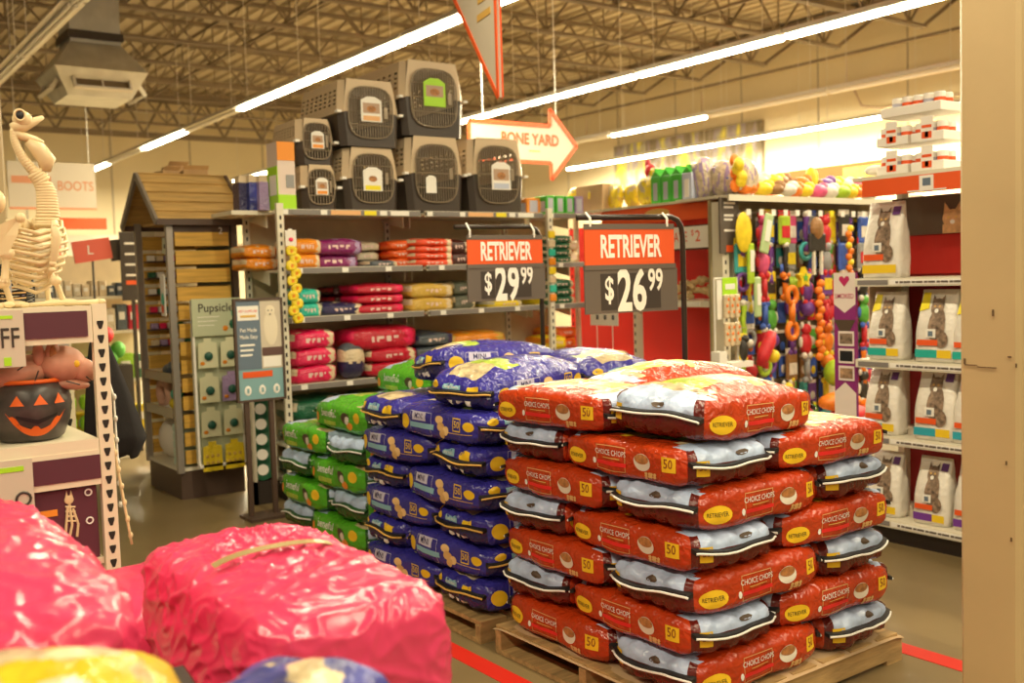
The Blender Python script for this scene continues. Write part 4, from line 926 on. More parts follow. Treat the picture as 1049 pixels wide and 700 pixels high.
# ================================================================ toy pegboard wall
r=root('toy_pegboard_wall','tall tan pegboard wall crowded with hanging pet toys','pegboard')
b=MB(); b.bb(5.62,7.75,5.2,5.22,.1,2.08,mat('toy_peg_tan',(.30,.24,.13),.7,var=.1)); b.build('back_panel',r)
b=MB(); b.bb(5.62,7.75,5.02,5.55,2.085,2.105,M_cream); b.bb(5.62,7.75,5.01,5.025,2.06,2.105,M_cream); b.build('top_shelf',r)
b=MB(); b.bb(5.64,5.71,5.1,5.2,0,2.06,M_cream)
z=.2
while z<2: b.bb(5.665,5.68,5.098,5.1,z,z+.03,M_slot); z+=.07
b.build('upright',r)
b=MB(); b.bb(5.7,7.75,4.85,5.2,.0,.3,M_cream); b.build('base_deck',r)
PAL={'purple':(.16,.05,.3),'blue':(.05,.12,.5),'red':(.6,.02,.03),'orange':(.8,.2,.01),'yellow':(.8,.6,.02),'green':(.1,.4,.05),'pink':(.75,.1,.25),'lime':(.4,.6,.03),'teal':(.05,.4,.4),'white':(.75,.7,.6),'black':(.03,.025,.02),'brown':(.3,.15,.05),'grey':(.3,.3,.3)}
TM={k:mat('toy_'+k,v,.5,var=.15,vscale=20,bump=.3,bscale=40) for k,v in PAL.items()}
M_hook=plain('hook_chrome',(.6,.58,.52),.3,metal=.8)
def toy(kind,c1,c2,x,z,label,y=5.05,s=1):
    b=MB(); A,Bm=TM[c1],TM[c2]
    if kind=='rope':
        pts=[(.006*math.sin(i*1.3),0,-.02-.028*i) for i in range(9)]; b.tube(pts,[.012,.02,.013,.018,.013,.018,.013,.02,.026],A,8); b.ell((0,0,-.02),(.022,.02,.02),Bm,8,6); b.ell((0,0,-.24),(.024,.02,.022),Bm,8,6)
    elif kind=='ball': b.bb(-.03,.03,-.003,.003,-.05,.0,Bm); b.ell((0,-.01,-.09),(.045,.045,.045),A,12,8)
    elif kind=='bone': b.tube([(0,0,-.05),(0,0,-.17)],.018,A,8); [b.ell((sx*.018,0,zz),(.02,.02,.02),A,8,6) for sx in(-1,1) for zz in(-.045,-.175)]; b.bb(-.035,.035,.004,.008,-.03,.02,Bm)
    elif kind=='packet': b.box((0,0,-.10),(.10,.025,.17),A,bev=.01); b.box((0,-.0145,-.11),(.07,.002,.07),Bm); b.box((0,0,-.005),(.10,.006,.04),Bm)
    elif kind=='plush': b.ell((0,0,-.13),(.045,.03,.07),A,10,8); b.ell((0,-.005,-.045),(.035,.03,.032),A,10,8); [b.ell((sx*.03,0,-.02),(.014,.01,.022),Bm,8,6) for sx in(-1,1)]; [b.ell((sx*.045,0,-.12),(.015,.013,.035),Bm,8,6) for sx in(-1,1)]; [b.ell((sx*.025,-.01,-.2),(.018,.018,.02),Bm,8,6) for sx in(-1,1)]
    elif kind=='ring': 
        b.tube([(.045*math.cos(t*PI/8),0,-.07+.045*math.sin(t*PI/8)) for t in range(16)],.014,A,8,closed=True); b.bb(-.025,.025,-.002,.002,-.03,.01,Bm)
    if s!=1: b.v=[(p[0]*s,p[1]*s,p[2]*s) for p in b.v]
    o=b.build(kind+'_toy',None,kind not in('packet',),loc=(x,y,z)); 
    h=MB(); h.tube([(0,5.2-y,.004),(0,-.035,.004)],.003,M_hook,5); h.build('peg_hook',o)
    return tag(o,label,'pet toy','pet toys hanging on the pegboard wall')
kinds=['rope','packet','plush','ball','bone','packet','ring','plush']; cols=list(PAL)
for row_ in range(8):
    for c_ in range(15):
        x=5.80+.124*c_+rnd.uniform(-.012,.012); z=1.99-.215*row_+rnd.uniform(-.012,.012)
        if 6.2<x<6.38 and 2<row_<6: continue
        if 6.55<x<6.68 and 2<row_<7: continue
        kd=rnd.choice(kinds) if row_ else rnd.choice(['rope','packet','packet','plush']); 
        wts=['purple','blue','purple','blue','red','orange','yellow','green','pink','lime','teal','white','black','brown','orange','red','grey']; c1=rnd.choice(wts); c2=rnd.choice(['white','yellow','white','blue','red','black'])
        toy(kd,c1,c2,x,z,f'{c1} {kd} toy on the pegboard, {ORD[row_]} row down, {ORD[c_]} peg from the left',5.06+.05*(c_%2),1.32)
dk=['purple','blue','black','brown','blue','grey','teal','red','green','purple']
for row_ in range(8):
    for c_ in range(14):
        x=5.86+.124*c_+rnd.uniform(-.01,.01); z=1.93-.215*row_+rnd.uniform(-.02,.02); c1=rnd.choice(dk); c2=rnd.choice(['white','yellow','blue','white','orange'])
        b=MB(); b.box((0,0,-.08),(.095,.012,.16),TM[c1],bev=.004); b.ell((0,-.006,-.10),(.03,.006,.035),TM[c2],10,6); b.box((0,0,.01),(.09,.004,.03),TM['white' if (c_+row_)%3 else c2])
        tag(b.build('carded_toy',None,loc=(x,5.15,z)),f'{c1} carded toy close to the pegboard, {ORD[row_]} row down, {ORD[c_]} from the left','pet toy','carded toys hanging close to the pegboard')
# price labels along the top of the pegboard
for k in range(13):
    b=MB(); x=5.78+.14*k; b.bb(x,x+.045,4.985,4.99,1.955,2.0,M_tagy if k in(7,11) else M_tagw); b.tube([(x+.022,4.99,1.98),(x+.022,5.2,1.98)],.003,M_hook,5)
    tag(b.build('price_label'),f'{"yellow" if k in(7,11) else "white"} square price label at the pegboard top, {ORD[k]} from the left','price label','price labels along the pegboard top')
# the distinct larger toys
b=MB(); 
for zz in(-.07,-.34): b.tube([(.055*math.cos(t*PI/8),0,zz+.06*math.sin(t*PI/8)) for t in range(16)],.022,TM['orange'],10,closed=True)
b.tube([(0,0,-.13),(0,0,-.28)],.026,TM['orange'],10); tag(b.build('tug_toy',None,True,loc=(6.27,4.98,1.42)),'bright orange figure-eight tug toy hanging on the pegboard','pet toy')
b=MB()
for k in range(12): b.ell((.014*(-1)**k,0,-.02-.052*k),(.038,.03,.034),TM['orange'],10,6)
tag(b.build('braided_toy',None,True,loc=(6.61,4.98,1.45)),'long orange braided toy hanging on the pegboard','pet toy')
b=MB(); star=[]; 
for k in range(10): rr_=.085 if k%2==0 else .045; star.append((rr_*math.sin(k*PI/5),rr_*math.cos(k*PI/5)))
b.prism(star,-.02,.02,TM['yellow']); b.prism([(x*.4,z*.4) for x,z in star],-.024,-.02,TM['green']); tag(b.build('star_toy',None,loc=(6.40,4.97,1.48)),'yellow star shaped toy hanging on the pegboard','pet toy')
b=MB(); b.box((0,0,-.05),(.2,.03,.14),TM['black'],bev=.01); b.ell((0,0,.06),(.07,.04,.09),TM['brown']); b.box((-.04,0,-.2),(.02,.02,.2),TM['white']); b.box((.05,0,-.2),(.02,.02,.2),TM['white']); tag(b.build('scarecrow_toy',None,loc=(6.57,4.97,1.80)),'dark hatted scarecrow like plush with thin legs hanging on the pegboard','pet toy')
b=MB()
for k in range(9): b.ell((.012*(-1)**k,0,-.045*k),(.03,.025,.03),TM['orange' if k%3 else 'yellow'],8,6)
tag(b.build('braided_toy',None,True,loc=(7.0,4.98,1.86)),'orange and yellow knotted toy near the cat food display','pet toy')
b=MB(); b.ell((0,0,0),(.09,.02,.15),TM['yellow'],16,10); tag(b.build('yellow_disc_toy',None,True,loc=(5.76,5.0,1.83)),'yellow oval disc toy at the top left of the pegboard','pet toy')
b=MB(); b.box((0,0,0),(.09,.03,.30),plain('pale_green_pack',(.45,.6,.3),.4),rot=Matrix.Rotation(R(14),3,'Y'),bev=.01); b.box((.0,-.017,.02),(.05,.004,.16),M_tagw,rot=Matrix.Rotation(R(14),3,'Y')); tag(b.build('long_treat_pack',None,loc=(5.99,4.98,1.82)),'long pale green pack hanging at the upper left of the pegboard','treat pack')
for k in range(2):
    b=MB(); b.box((0,0,0),(.07,.03,.30),MATS['pale_green_pack'] if k else TM['lime'],bev=.01); b.box((.0,-.017,.02),(.04,.004,.16),M_tagw); tag(b.build('long_treat_pack',None,loc=(5.83+.07*k,5.0,1.60-.25*k)),('lime pack below the yellow disc toy','pale green pack hanging lower left of the pegboard')[k],'treat pack')
b=MB(); b.tube([(-.06,0,-.13),(-.03,0,-.05),(.04,0,.05),(.07,0,.11)],[.035,.05,.05,.03],TM['red'],12); b.ell((.08,0,-.07),(.05,.05,.05),TM['yellow'],10,8); tag(b.build('plush_dumbbell',None,True,loc=(5.87,4.9,.98)),'dark pink tubular plush with a yellow ball at the pegboard bottom left','plush toy')
b=MB(); b.ell((0,0,0),(.11,.1,.11),TM['lime'],16,10); tag(b.build('large_ball',None,True,loc=(6.76,4.94,.72)),'large lime green ball low on the pegboard wall','ball')
b=MB(); b.ell((0,0,0),(.045,.05,.05),TM['white'],12,8); b.ell((-.02,0,.045),(.035,.02,.03),TM['red'],8,6); b.tube([(.03,0,-.03),(.05,0,-.12)],.02,TM['white'],8); tag(b.build('chicken_toy',None,True,loc=(6.78,4.94,1.13)),'white chicken toy with red comb hanging above the lime ball','pet toy')
for k,(x,z,c,a,lab) in enumerate(((6.60,.52,'orange',0,'large orange plush bone resting under the pegboard'),(6.66,.40,'red',-8,'dark red plush cushion under the orange bone'),(6.98,.44,'orange',5,'small orange plush right of the red cushion'))):
    b=MB(); b.ell((0,0,0),(.22 if k<2 else .13,.12,.075),TM[c],16,10,rot=Matrix.Rotation(R(a),3,'Y')); b.box((.06,-.115,-.02),(.09,.008,.03),TM['white'],rot=Matrix.Rotation(R(a),3,'Y')) if k==1 else None
    tag(b.build('plush_cushion',None,True,loc=(x,4.80-.02*k,z)),lab,'plush toy')
b=MB(); b.bb(6.3,7.3,4.66,4.85,.0,.33,M_cream); tag(b.build('toy_bin_box'),'cream bin base below the pegboard plush toys','bin')
# small packet rack beside the red shelving
r=root('packet_rack','small white wire rack of chew packets in front of the pegboard corner','display rack',(0,0,0))
b=MB(); b.bb(5.37,5.45,4.9,4.98,0,.98,M_tagw); b.tube([(5.38,4.95,.98),(5.38,4.95,1.5)],.006,M_tagw,6); b.tube([(5.62,4.95,.9),(5.62,4.95,1.5)],.006,M_tagw,6); b.tube([(5.38,4.95,1.5),(5.62,4.95,1.5)],.006,M_tagw,6); b.bb(5.45,5.68,4.86,4.98,.86,.9,M_tagw); b.bb(5.44,5.46,4.88,4.98,0,.9,M_tagw); b.build('rack_frame',r)
b=MB(); b.box((5.52,4.93,1.44),(.15,.006,.13),Tg[0]); b.box((5.52,4.926,1.44),(.1,.004,.04),M_tagw); b.box((5.41,4.93,1.35),(.05,.006,.28),M_tagw); b.build('rack_header',r)
for k in range(6):
    b=MB(); x=5.42+.055*(k%3)+.03; z=1.30-.2*(k//3); b.box((x,4.90,z),(.045,.03,.17),C['cream'],bev=.008)
    for j in range(3): b.ell((x+.008*(-1)**j,4.884,z+.05-.045*j),(.012,.004,.012),TM['orange'],8,6)
    tag(b.build('chew_packet'),f'cream and orange chew packet on the white rack, {("upper","lower")[k//3]} row, {ORD[k%3]} from left','packet','chew packets on the white rack')
blob('black_plush',(5.60,4.88,.98),[((0,0,0),(.035,.03,.08),TM['black']),((.02,0,.08),(.03,.03,.03),TM['black']),((.07,0,.05),(.03,.02,.025),TM['white'])],'small black and white plush sitting on the white rack','plush toy')
# goods on top of red shelving and pegboard ---------------------------------
for k in range(9):
    B,_,_=sack(.16,.10,.22,lambda f,q:C['yellow'] if fn((q[0]*2,q[1],q[2]*2),1,k)>-.15 else (C['white'] if q[2]>0 else C['gold']),k,10,8,10,2.8,.3,.01); o=B.build('yellow_treat_bag',None,True); weld(o)
    o.location=(5.82+.05*(k%2),6.97-.135*k+(.0 if k<6 else -.05),2.20+(.0 if k%3 else .03)); o.rotation_euler=(R(rnd.uniform(-14,14)),R(rnd.uniform(-8,8)),PI/2+R(rnd.uniform(-15,15)))
    if k<6: tag(o,f'yellow treat bag on top of the red shelving, {ORD[k]} from the left','treat bag','yellow treat bags on the red shelving top')
    else: o.location=(5.83,(6.03,5.98,6.1)[k-6],(2.2,2.3,2.22)[k-6]); tag(o,f'yellow treat bag beside the green cartons, {ORD[k-6]} one','treat bag','yellow treat bags on the red shelving top')
carton(5.76,5.95,6.55,6.9,2.105,2.33,M_kraft,M_kraft,'brown box behind the yellow treat bags','boxes on the red shelving top')
for k in range(4): 
    b=MB(); y=5.94-.115*k; b.bb(5.74,5.86,y-.105,y,2.105,2.32,GB if k<3 else Tg[1],.004)
    b.add([(5.742,y-.103,2.318),(5.858,y-.103,2.318),(5.858,y-.002,2.318),(5.742,y-.002,2.318),(5.742,y-.05,2.365),(5.858,y-.05,2.365)],[(0,1,5,4),(2,3,4,5),(0,4,3),(1,2,5)],GB)
    b.bb(5.742,5.858,y-.053,y-.047,2.36,2.385,GB); b.bb(5.737,5.74,y-.075,y-.03,2.13,2.27,M_tagb if k<3 else M_tagw)
    tag(b.build('gable_carton'),f'bright green gable top carton on the red shelving top, {ORD[k]} from left','box','green gable cartons')
for k in range(3):
    B,_,_=sack(.22,.16,.34-.03*k,lambda f,q:Mcl if fn((q[0]*2,q[1]*2,q[2]),1.4,k)<.2 else C['lavender'],k+30,12,10,14,2.6,.2,.015); o=B.build('clear_toy_bag',None,True); weld(o); o.location=(5.86+.02*k,5.46-.19*k if k<2 else 5.12,2.26-.012*k); o.rotation_euler=(0,R(6*(-1)**k),PI/2); tag(o,f'clear plastic bag of pale toys near the shelf corner, {ORD[k]} from left','toy bag','clear toy bags at the shelf corner')
blob('red_plush',(5.82,6.02,2.38),[((0,0,0),(.05,.05,.06),TM['red']),((0,.03,.06),(.025,.025,.04),TM['red'])],'small red plush peeking above the yellow bags','plush toy')
heap=[('yellow','large flat'),('orange','small'),('white','clear bagged'),('yellow','round'),('brown','long'),('black','long thin'),('orange','striped'),('yellow','upright'),('purple','folded'),('yellow','bright round'),('white','fluffy'),('pink','small'),('blue','tiny'),('orange','flat'),('yellow','low'),('brown','low'),('white','low'),('orange','low front'),('yellow','low front'),('pink','low front'),('white','low front'),('lime','small low'),('yellow','far right'),('orange','far right'),('white','far right')]
for k,(c,ad) in enumerate(heap):
    lv=0 if k<13 else 1; t=(k if k<13 else k-13)/12
    x=5.92+1.62*t+rnd.uniform(-.03,.03); y=5.22-.13*lv+rnd.uniform(-.02,.02); z=2.105+(.13 if lv==0 else .055)
    s=rnd.uniform(.8,1.15); parts=[((0,0,0),(.10*s,.07,.055*s),TM[c]),((.07*s,0,.03),(.05,.05,.045),TM[c]),((-.08*s,.01,.01),(.04,.045,.03),TM[rnd.choice(cols)])]
    if c=='black': parts=[((0,0,0),(.17,.03,.02),TM[c]),((-.15,0,-.02),(.05,.02,.03),TM[c])]
    if 'upright' in ad: parts=[((0,0,.02),(.05,.05,.12),TM[c]),((.05,0,.05),(.03,.03,.07),TM[c])]
    blob('plush_toy',(x,y,z),parts,f'{ad} {c} plush toy in the heap above the pegboard, {("back","front")[lv]} row, {ORD[min(15,k if lv==0 else k-13)]} from left','plush toy','plush toys heaped above the pegboard')
blob('yellow_leaf_garland',(5.78,5.06,2.28),[((0.02*math.sin(q),0.03*math.cos(q*2),.03*q-.1),(.05,.03,.05),TM['yellow' if q%3 else 'orange']) for q in range(7)],'bushy yellow and orange garland standing at the shelf corner','garland')
# ================================================================ cat food shelving
r=root('cat_food_shelving','cream shelving of white cat food bags with an orange header','shelving unit'); XF=4.93; YA,YB=3.47,2.05
b=MB(); b.bb(5.42,5.44,YB,YA,.1,1.95,mat('deep_red_panel',(.28,.008,.006),.6)); b.bb(5.40,5.42,YB,YA,1.5,1.72,M_redp); b.build('back_panel',r)
b=MB(); b.bb(4.98,5.42,YB,YA,.0,.115,M_dark); b.build('kick_base',r)
for z in(1.485,1.03,.608,.145):
    b=MB(); b.bb(XF,5.42,YB,YA,z-.025,z,M_cream); b.bb(XF-.01,XF,YB,YA,z-.045,z,M_cream); o=b.build('shelf',r)
    b=MB(); b.bb(XF-.014,XF-.0105,YB,YA-.22,z-.036,z-.010,M_tagw)
    for k in range(26): 
        y=YA-.26-.024*k; b.bb(XF-.016,XF-.0145,y-.016-.004*(k%3),y,z-.029,z-.018,M_sgrey)
    b.bb(XF-.014,XF-.0105,YA-.21,YA-.02,z-.036,z-.010,M_rail); b.build('price_strip',o)
b=MB(); b.bb(XF-.02,XF+.02,YB,YA-.06,1.935,2.025,M_orange); b.bb(XF-.025,XF-.021,YA-.49,YA-.41,1.945,2.02,M_tagw); b.bb(XF-.027,XF-.0255,YA-.475,YA-.43,1.965,2.005,M_sblue); b.bb(XF-.024,XF-.021,YA-.56,YA-.34,1.938,1.945,M_tagw); b.build('header_band',r)
b=MB(); b.bb(XF-.02,5.44,YB,YA,2.025,2.045,M_cream); b.build('top_shelf',r)
b=MB(); b.bb(XF+.28,XF+.30,YB,YA-.05,1.72,1.93,plain('cat_panel_brown',(.10,.06,.035),.5))
Mcat=mat('tabby_fur_print',(.36,.22,.12),.6,var=.6,vscale=26); Mgcat=mat('grey_tabby_print',(.22,.15,.10),.6,var=.7,vscale=40)
def cathead(b,y,z,s,m,x):
    b.ell((x,y,z),(.003,.5*s,.42*s),m); 
    for q in(-1,1): b.add([(x-.001,y+q*.45*s,z+.1*s),(x-.001,y+q*.1*s,z+.36*s),(x-.001,y+q*.38*s,z+.75*s)],[(0,1,2)],m)
    for q in(-1,1): b.ell((x-.003,y+q*.18*s,z+.05*s),(.001,.06*s,.05*s),M_gold)
    b.ell((x-.003,y,z-.16*s),(.001,.12*s,.1*s),M_tagw)
cathead(b,YA-.42,1.80,.12,mat('orange_cat_print',(.65,.36,.16),.6,var=.3,vscale=30),XF+.276); b.bb(XF+.277,XF+.279,YA-.50,YA-.36,1.72,1.77,M_orange if False else MATS['orange_cat_print']); b.add([(XF+.275,YA-.48,1.72),(XF+.275,YA-.70,1.72),(XF+.275,YA-.70,1.84)],[(0,1,2)],BF); b.build('picture_panel',r)
for y in(YA,YB):
    b=MB(); b.bb(5.36,5.42,y-.02,y+.02,0,2.02,M_cream); b.build('upright',r)
b=MB(); b.bb(XF+.02,5.40,YA-.008,YA,.15,1.9,M_peg) if False else b.bb(5.05,5.40,YA-.006,YA,1.05,1.46,M_peg); b.build('end_panel',r)
def catbag(y,z,W,H,band,band2,corner,label,D=.12):
    r=root('cat_food_bag',label,'cat food bag',(XF+.10,y,z),0,'white cat food bags')
    wp=film('white_bag_film',(.78,.74,.66),.35,.35,20,.04); v=[];f=[];nu,nv=14,12
    def prof(t): # half width, half depth
        return (W/2*(1-.10*max(0,t-.6)/.4-.06*math.sin(PI*t)*0+.03*math.sin(t*7)), D/2*(1-.96*max(0,(t-.45)/.55)**1.3))
    for j in range(nv+1):
        t=j/nv; a,d=prof(t)
        for i in range(nu*2):
            th=2*PI*i/(nu*2); c,s_=math.cos(th),math.sin(th); k=1/((abs(c)**5+abs(s_)**5)**.2)
            v.append((c*k*d+.02*t*t,s_*k*a+.004*fn((c,s_,t*5),2,y),t*H))
    N2=nu*2
    for j in range(nv):
        for i in range(N2): f.append((j*N2+i,j*N2+(i+1)%N2,(j+1)*N2+(i+1)%N2,(j+1)*N2+i))
    f.append(tuple(range(N2))[::-1]); f.append(tuple(nv*N2+i for i in range(N2)))
    b=MB(); b.add(v,f,wp); b.build('bag_body',r,True)
    def X(t,e=.003): a,d=prof(t); return -d+.02*t*t-e
    def pq(y0,y1,t0,t1,m,e=.004,n=6):
        vv=[];
        for j in range(n+1):
            t=t0+(t1-t0)*j/n
            for yy in(y0,y1): vv.append((X(t,e),-yy*W/2,t*H))
        b.add(vv,[(2*j,2*j+1,2*j+3,2*j+2) for j in range(n)],m)
    b=MB()
    pq(-.9,.2,.06,.17,band); pq(.2,.9,.06,.17,band2)
    def dsc(y0,t0,ry,rt_,m,e):
        vv=[(X(t0,e),-y0*W/2,t0*H)]+[(X(t0+rt_*math.sin(q*PI/8),e),-(y0+ry*math.cos(q*PI/8))*W/2,(t0+rt_*math.sin(q*PI/8))*H) for q in range(16)]
        b.add(vv,[(0,1+q,1+(q+1)%16) for q in range(16)],m)
    dsc(.15,.50,.42,.26,Mgcat,.005); dsc(.05,.76,.32,.12,Mgcat,.006); dsc(.4,.32,.35,.12,Mgcat,.0055)
    for q in(-1,1): b.add([(X(.8,.007),-(.05+q*.3)*W/2,.80*H),(X(.84,.007),-(.05+q*.06)*W/2,.84*H),(X(.92,.007),-(.05+q*.28)*W/2,.93*H)],[(0,1,2)],Mgcat)
    for q in(-1,1): dsc(.05+q*.12,.77,.05,.014,M_gold,.009)
    dsc(.05,.71,.1,.03,M_tagw,.009)
    pq(-.35,.15,.34,.46,M_tagw,.008); pq(-.22,.02,.36,.43,M_sblue,.010); pq(-.8,.25,.23,.31,M_orange,.008)
    if corner==1: b.add([(X(.72,.006),W*.42,.70*H),(X(.74,.006),W*.18,.74*H),(X(.97,.006),W*.22,.96*H),(X(.97,.006),W*.40,.96*H)],[(0,1,2,3)],M_tagy)
    else: pq(.45,.85,.82,.93,plain('label_violet',(.12,.04,.2),.4),.008)
    b.build('front_print',r)
    return r
TE=plain('band_teal',(.02,.40,.33),.4); TQ=plain('band_turquoise',(.03,.35,.45),.4); YB_=plain('band_yellow',(.8,.55,.02),.4); VI=plain('band_violet',(.16,.04,.3),.4)
catbag(YA-.13,1.487,.235,.42,YB_,YB_,0,'tall white cat food bag with yellow band on the top shelf',.14)
catbag(YA-.15,1.032,.21,.375,TE,YB_,1,'white cat food bag with green band, left on the second shelf',.14); catbag(YA-.45,1.032,.23,.385,TE,YB_,1,'white cat food bag with green band, right on the second shelf',.14)
catbag(YA-.12,.61,.21,.375,TQ,YB_,0,'white cat food bag with turquoise band, left on the third shelf',.14); catbag(YA-.44,.61,.23,.385,TQ,YB_,0,'white cat food bag with turquoise band, right on the third shelf',.14)
catbag(YA-.13,.147,.2,.36,YB_,YB_,0,'white cat food bag at the bottom left, half hidden by red sacks',.14); catbag(YA-.42,.147,.2,.36,VI,YB_,0,'white cat food bag with violet band on the bottom shelf',.14)
for k,z in enumerate((.147,.61,1.032)): 
    q=catbag(YA-.66,z,.22,.36,(VI,TQ,TE)[k],YB_,k==2,f'white cat food bag mostly hidden by the column on the {("bottom","third","second")[k]} shelf',.14)
# SMOKED banner
r=root('smoked_treat_banner','narrow purple and white SMOKED banner at the end of the cat food shelving','banner'); xb=4.955
b=MB(); PW=plain('banner_white',(.78,.68,.62),.5); PP=plain('banner_purple',(.25,.02,.17),.5); y0,y1=3.49,3.635
b.bb(xb,xb+.02,y0,y1,.02,1.52,PP); ym_=(y0+y1)/2
b.add([(xb-.002,y0,1.52),(xb-.002,y1,1.52),(xb-.002,y1,1.34),(xb-.002,ym_,1.29),(xb-.002,y0,1.34)],[(0,1,2,3,4)],PW)
b.ell((xb-.003,ym_,1.475),(.003,.03,.028),TM['red']) if False else b.add([(xb-.004,ym_,1.44),(xb-.004,ym_-.035,1.48),(xb-.004,ym_-.03,1.498),(xb-.004,ym_-.012,1.50),(xb-.004,ym_,1.488),(xb-.004,ym_+.012,1.50),(xb-.004,ym_+.03,1.498),(xb-.004,ym_+.035,1.48)],[tuple(range(8))],plain('heart_magenta',(.5,.02,.12),.5))
b.text('SMOKED',(xb-.004,ym_,1.385),.038,plain('heart_magenta'),'-x',.85,.006)
b.add([(xb-.003,y0,1.25),(xb-.003,y1,1.25),(xb-.003,ym_,1.13)],[(0,1,2)],MATS['puppy_brown'])
for k in range(3): b.bb(xb-.005,xb-.003,y0+.01,y1-.03,1.10-.10*k,1.185-.10*k,PW); b.bb(xb-.006,xb-.005,y0+.02,y1-.04,1.112-.10*k,1.172-.10*k,(Mgcat,BLACK,Mcat)[k])
b.add([(xb-.003,y0,.66),(xb-.003,y1,.66),(xb-.003,y1,.83),(xb-.003,ym_,.89),(xb-.003,y0,.83)],[(0,1,2,3,4)],PW); b.text('Gifts',(xb-.005,ym_,.77),.035,plain('heart_magenta'),'-x') if False else None
b.bb(xb-.004,xb-.002,y0,y1,.50,.66,M_gold); b.build('banner_face',r)
# can trays on top
for k,(y,z,n) in enumerate(((3.27,2.05,0),(3.27,2.205,0),(3.06,2.05,0),(3.06,2.205,0),(3.16,2.36,1))):
    r=root('can_tray',f'white cardboard tray of pet food cans above the cat food shelving, {("lower left","upper left","lower right","upper right","topmost")[k]}','can tray',(5.1,y,z),0,'trays of cans above the cat food shelving')
    b=MB(); tw=.19 if k<4 else .36; b.bb(-.12,.12,-tw/2,tw/2,0,.05,M_tagw,.003); b.build('tray',r)
    for i in range(3 if k<4 else 5):
        for j in range(2):
            b=MB(); yy=-tw/2+.032+.062*i; xx=-.075+.07*j; b.lathe([(0,.10),(.026,.10),(.029,.095),(.029,.01),(.026,.004),(0,.004)],(xx,yy,.0),M_tagw,14); b.lathe([(.0295,.07),(.0295,.03)],(xx,yy,0),(M_orange,M_tagb,M_orange)[i%3],14); b.lathe([(.0,.101),(.027,.101)],(xx,yy,0),M_steel,14); b.build('food_can',r)
    if k<4: b=MB(); b.bb(-.123,-.12,-.035,.035,.0,.13,M_tagw); b.bb(-.125,-.123,-.028,.028,.07,.085,M_orange); b.bb(-.125,-.123,-.028,.028,.015,.05,M_orange); b.bb(-.125,-.123,-.01,.01,.02,.05,M_tagw); b.build('front_flap',r)
blob('folded_plush',(5.05,3.42,2.09),[((0,0,0),(.05,.06,.03),M_tagw),((0,-.08,.0),(.05,.05,.03),TM['orange'])],'small white and orange item left of the can trays','pet toy')
# distant orange board
r=root('far_orange_sign','orange header board with white letters beyond the can trays','sign'); b=MB(); b.bb(11.0,11.03,7.1,9.9,2.55,2.85,M_orange); b.text('all',(10.98,9.3,2.68),.3,M_sw,'-x',1,.02); b.bb(11.0,11.3,7.0,10,0,2.4,M_cream); b.bb(10.98,11.0,7.3,7.9,2.58,2.8,C['gold']); b.build('board',r)
# ================================================================ hanging signs
r=root('bone_yard_arrow_sign','white arrow shaped BONE YARD sign with orange outline hanging from the ceiling','hanging sign',(7.14,8.99,3.03))
arrow=[(x*.757,z*.757) for x,z in [(-1.45,.27),(.0,.27),(.0,.52),(.50,0),(.0,-.52),(.0,-.27),(-1.45,-.27)]]
b=MB(); b.prism(arrow,-.012,.012,plain('sign_offwhite',(.60,.53,.42),.5)); b.build('sign_face',r)
b=MB()
for i in range(7): p0,p1=arrow[i],arrow[(i+1)%7]; b.beam((p0[0],-.018,p0[1]),(p1[0],-.018,p1[1]),.012,.04,M_orange)
b.text('BONE YARD',(-.28,-.016,.04),.17,plain('sign_dark_orange',(.62,.09,.01),.5),sx=.85,off=.035); b.bb(-.30,-.15,-.016,-.012,-.09,-.075,M_gold); b.build('lettering_and_outline',r)
for q in(-.9,.1): b=MB(); b.tube([(q,0,.2),(q,0,3.2)],.006,M_tagw,5); b.build('suspension_wire',r)
dx,dy=math.cos(R(76)),math.sin(R(76)); ox,oy=3.48,4.83
r=root('near_arrow_sign','white hanging arrow sign with red outline seen nearly edge on at the top','hanging sign',(ox,oy,2.60),R(76))
pl=[(0,0),(.74,.78),(0,1.56),(0,.98),(-1.1,.98),(-1.1,.70),(0,.70)]
b=MB(); b.prism(pl,-.012,.012,MATS['sign_offwhite']); b.build('sign_face',r)
b=MB()
for i in range(7): 
    p0,p1=pl[i],pl[(i+1)%7]
    for s_ in(-1,1): b.beam((p0[0],.014*s_,p0[1]),(p1[0],.014*s_,p1[1]),.006,.03,M_orange)
for k in range(4): b.bb(.08,.3-.02*k,.013,.016,.5+.1*k,.54+.1*k,M_gold)
b.build('outline',r)
for q in(-.8,.0): b=MB(); b.tube([(q,0,.9),(q,0,3.65)],.005,M_tagw,5); b.build('suspension_wire',r)
r=root('boots_banner','faded white hanging banner with pale red lettering, behind the skeleton neck','hanging sign',(3.05,13.9,0))
b=MB(); b.bb(-.62,.42,-.01,.01,2.62,3.2,MATS['sign_offwhite']); b.text('BOOTS',(.17,-.013,2.90),.17,plain('faded_rose',(.62,.26,.13),.6),off=.01,sx=.8); b.text('MITTENS',(-.32,-.013,2.98),.15,plain('faded_rose'),off=.01,sx=.7) if False else b.bb(-.58,-.12,-.013,-.01,2.93,3.02,plain('faded_rose')); b.build('banner_face',r)
b=MB(); b.bb(-.62,.42,-.014,-.01,2.60,2.63,plain('faded_red',(.75,.3,.15),.6)); b.build('trim_edge',r)
for q in(-.5,.35): b=MB(); b.tube([(q,0,3.2),(q,0,6.3)],.006,M_tagw,5); b.build('suspension_wire',r)
b=MB(); b.bb(3.05,3.66,14.2,14.24,2.37,2.52,M_orange); b.bb(3.05,3.07,14.22,14.24,1.9,2.9,M_orange); b.bb(3.0,4.2,14.3,14.4,0,2.3,M_cream); tag(b.build('red_band_fixture'),'red header band on a cream fixture far behind the skeleton','fixture')
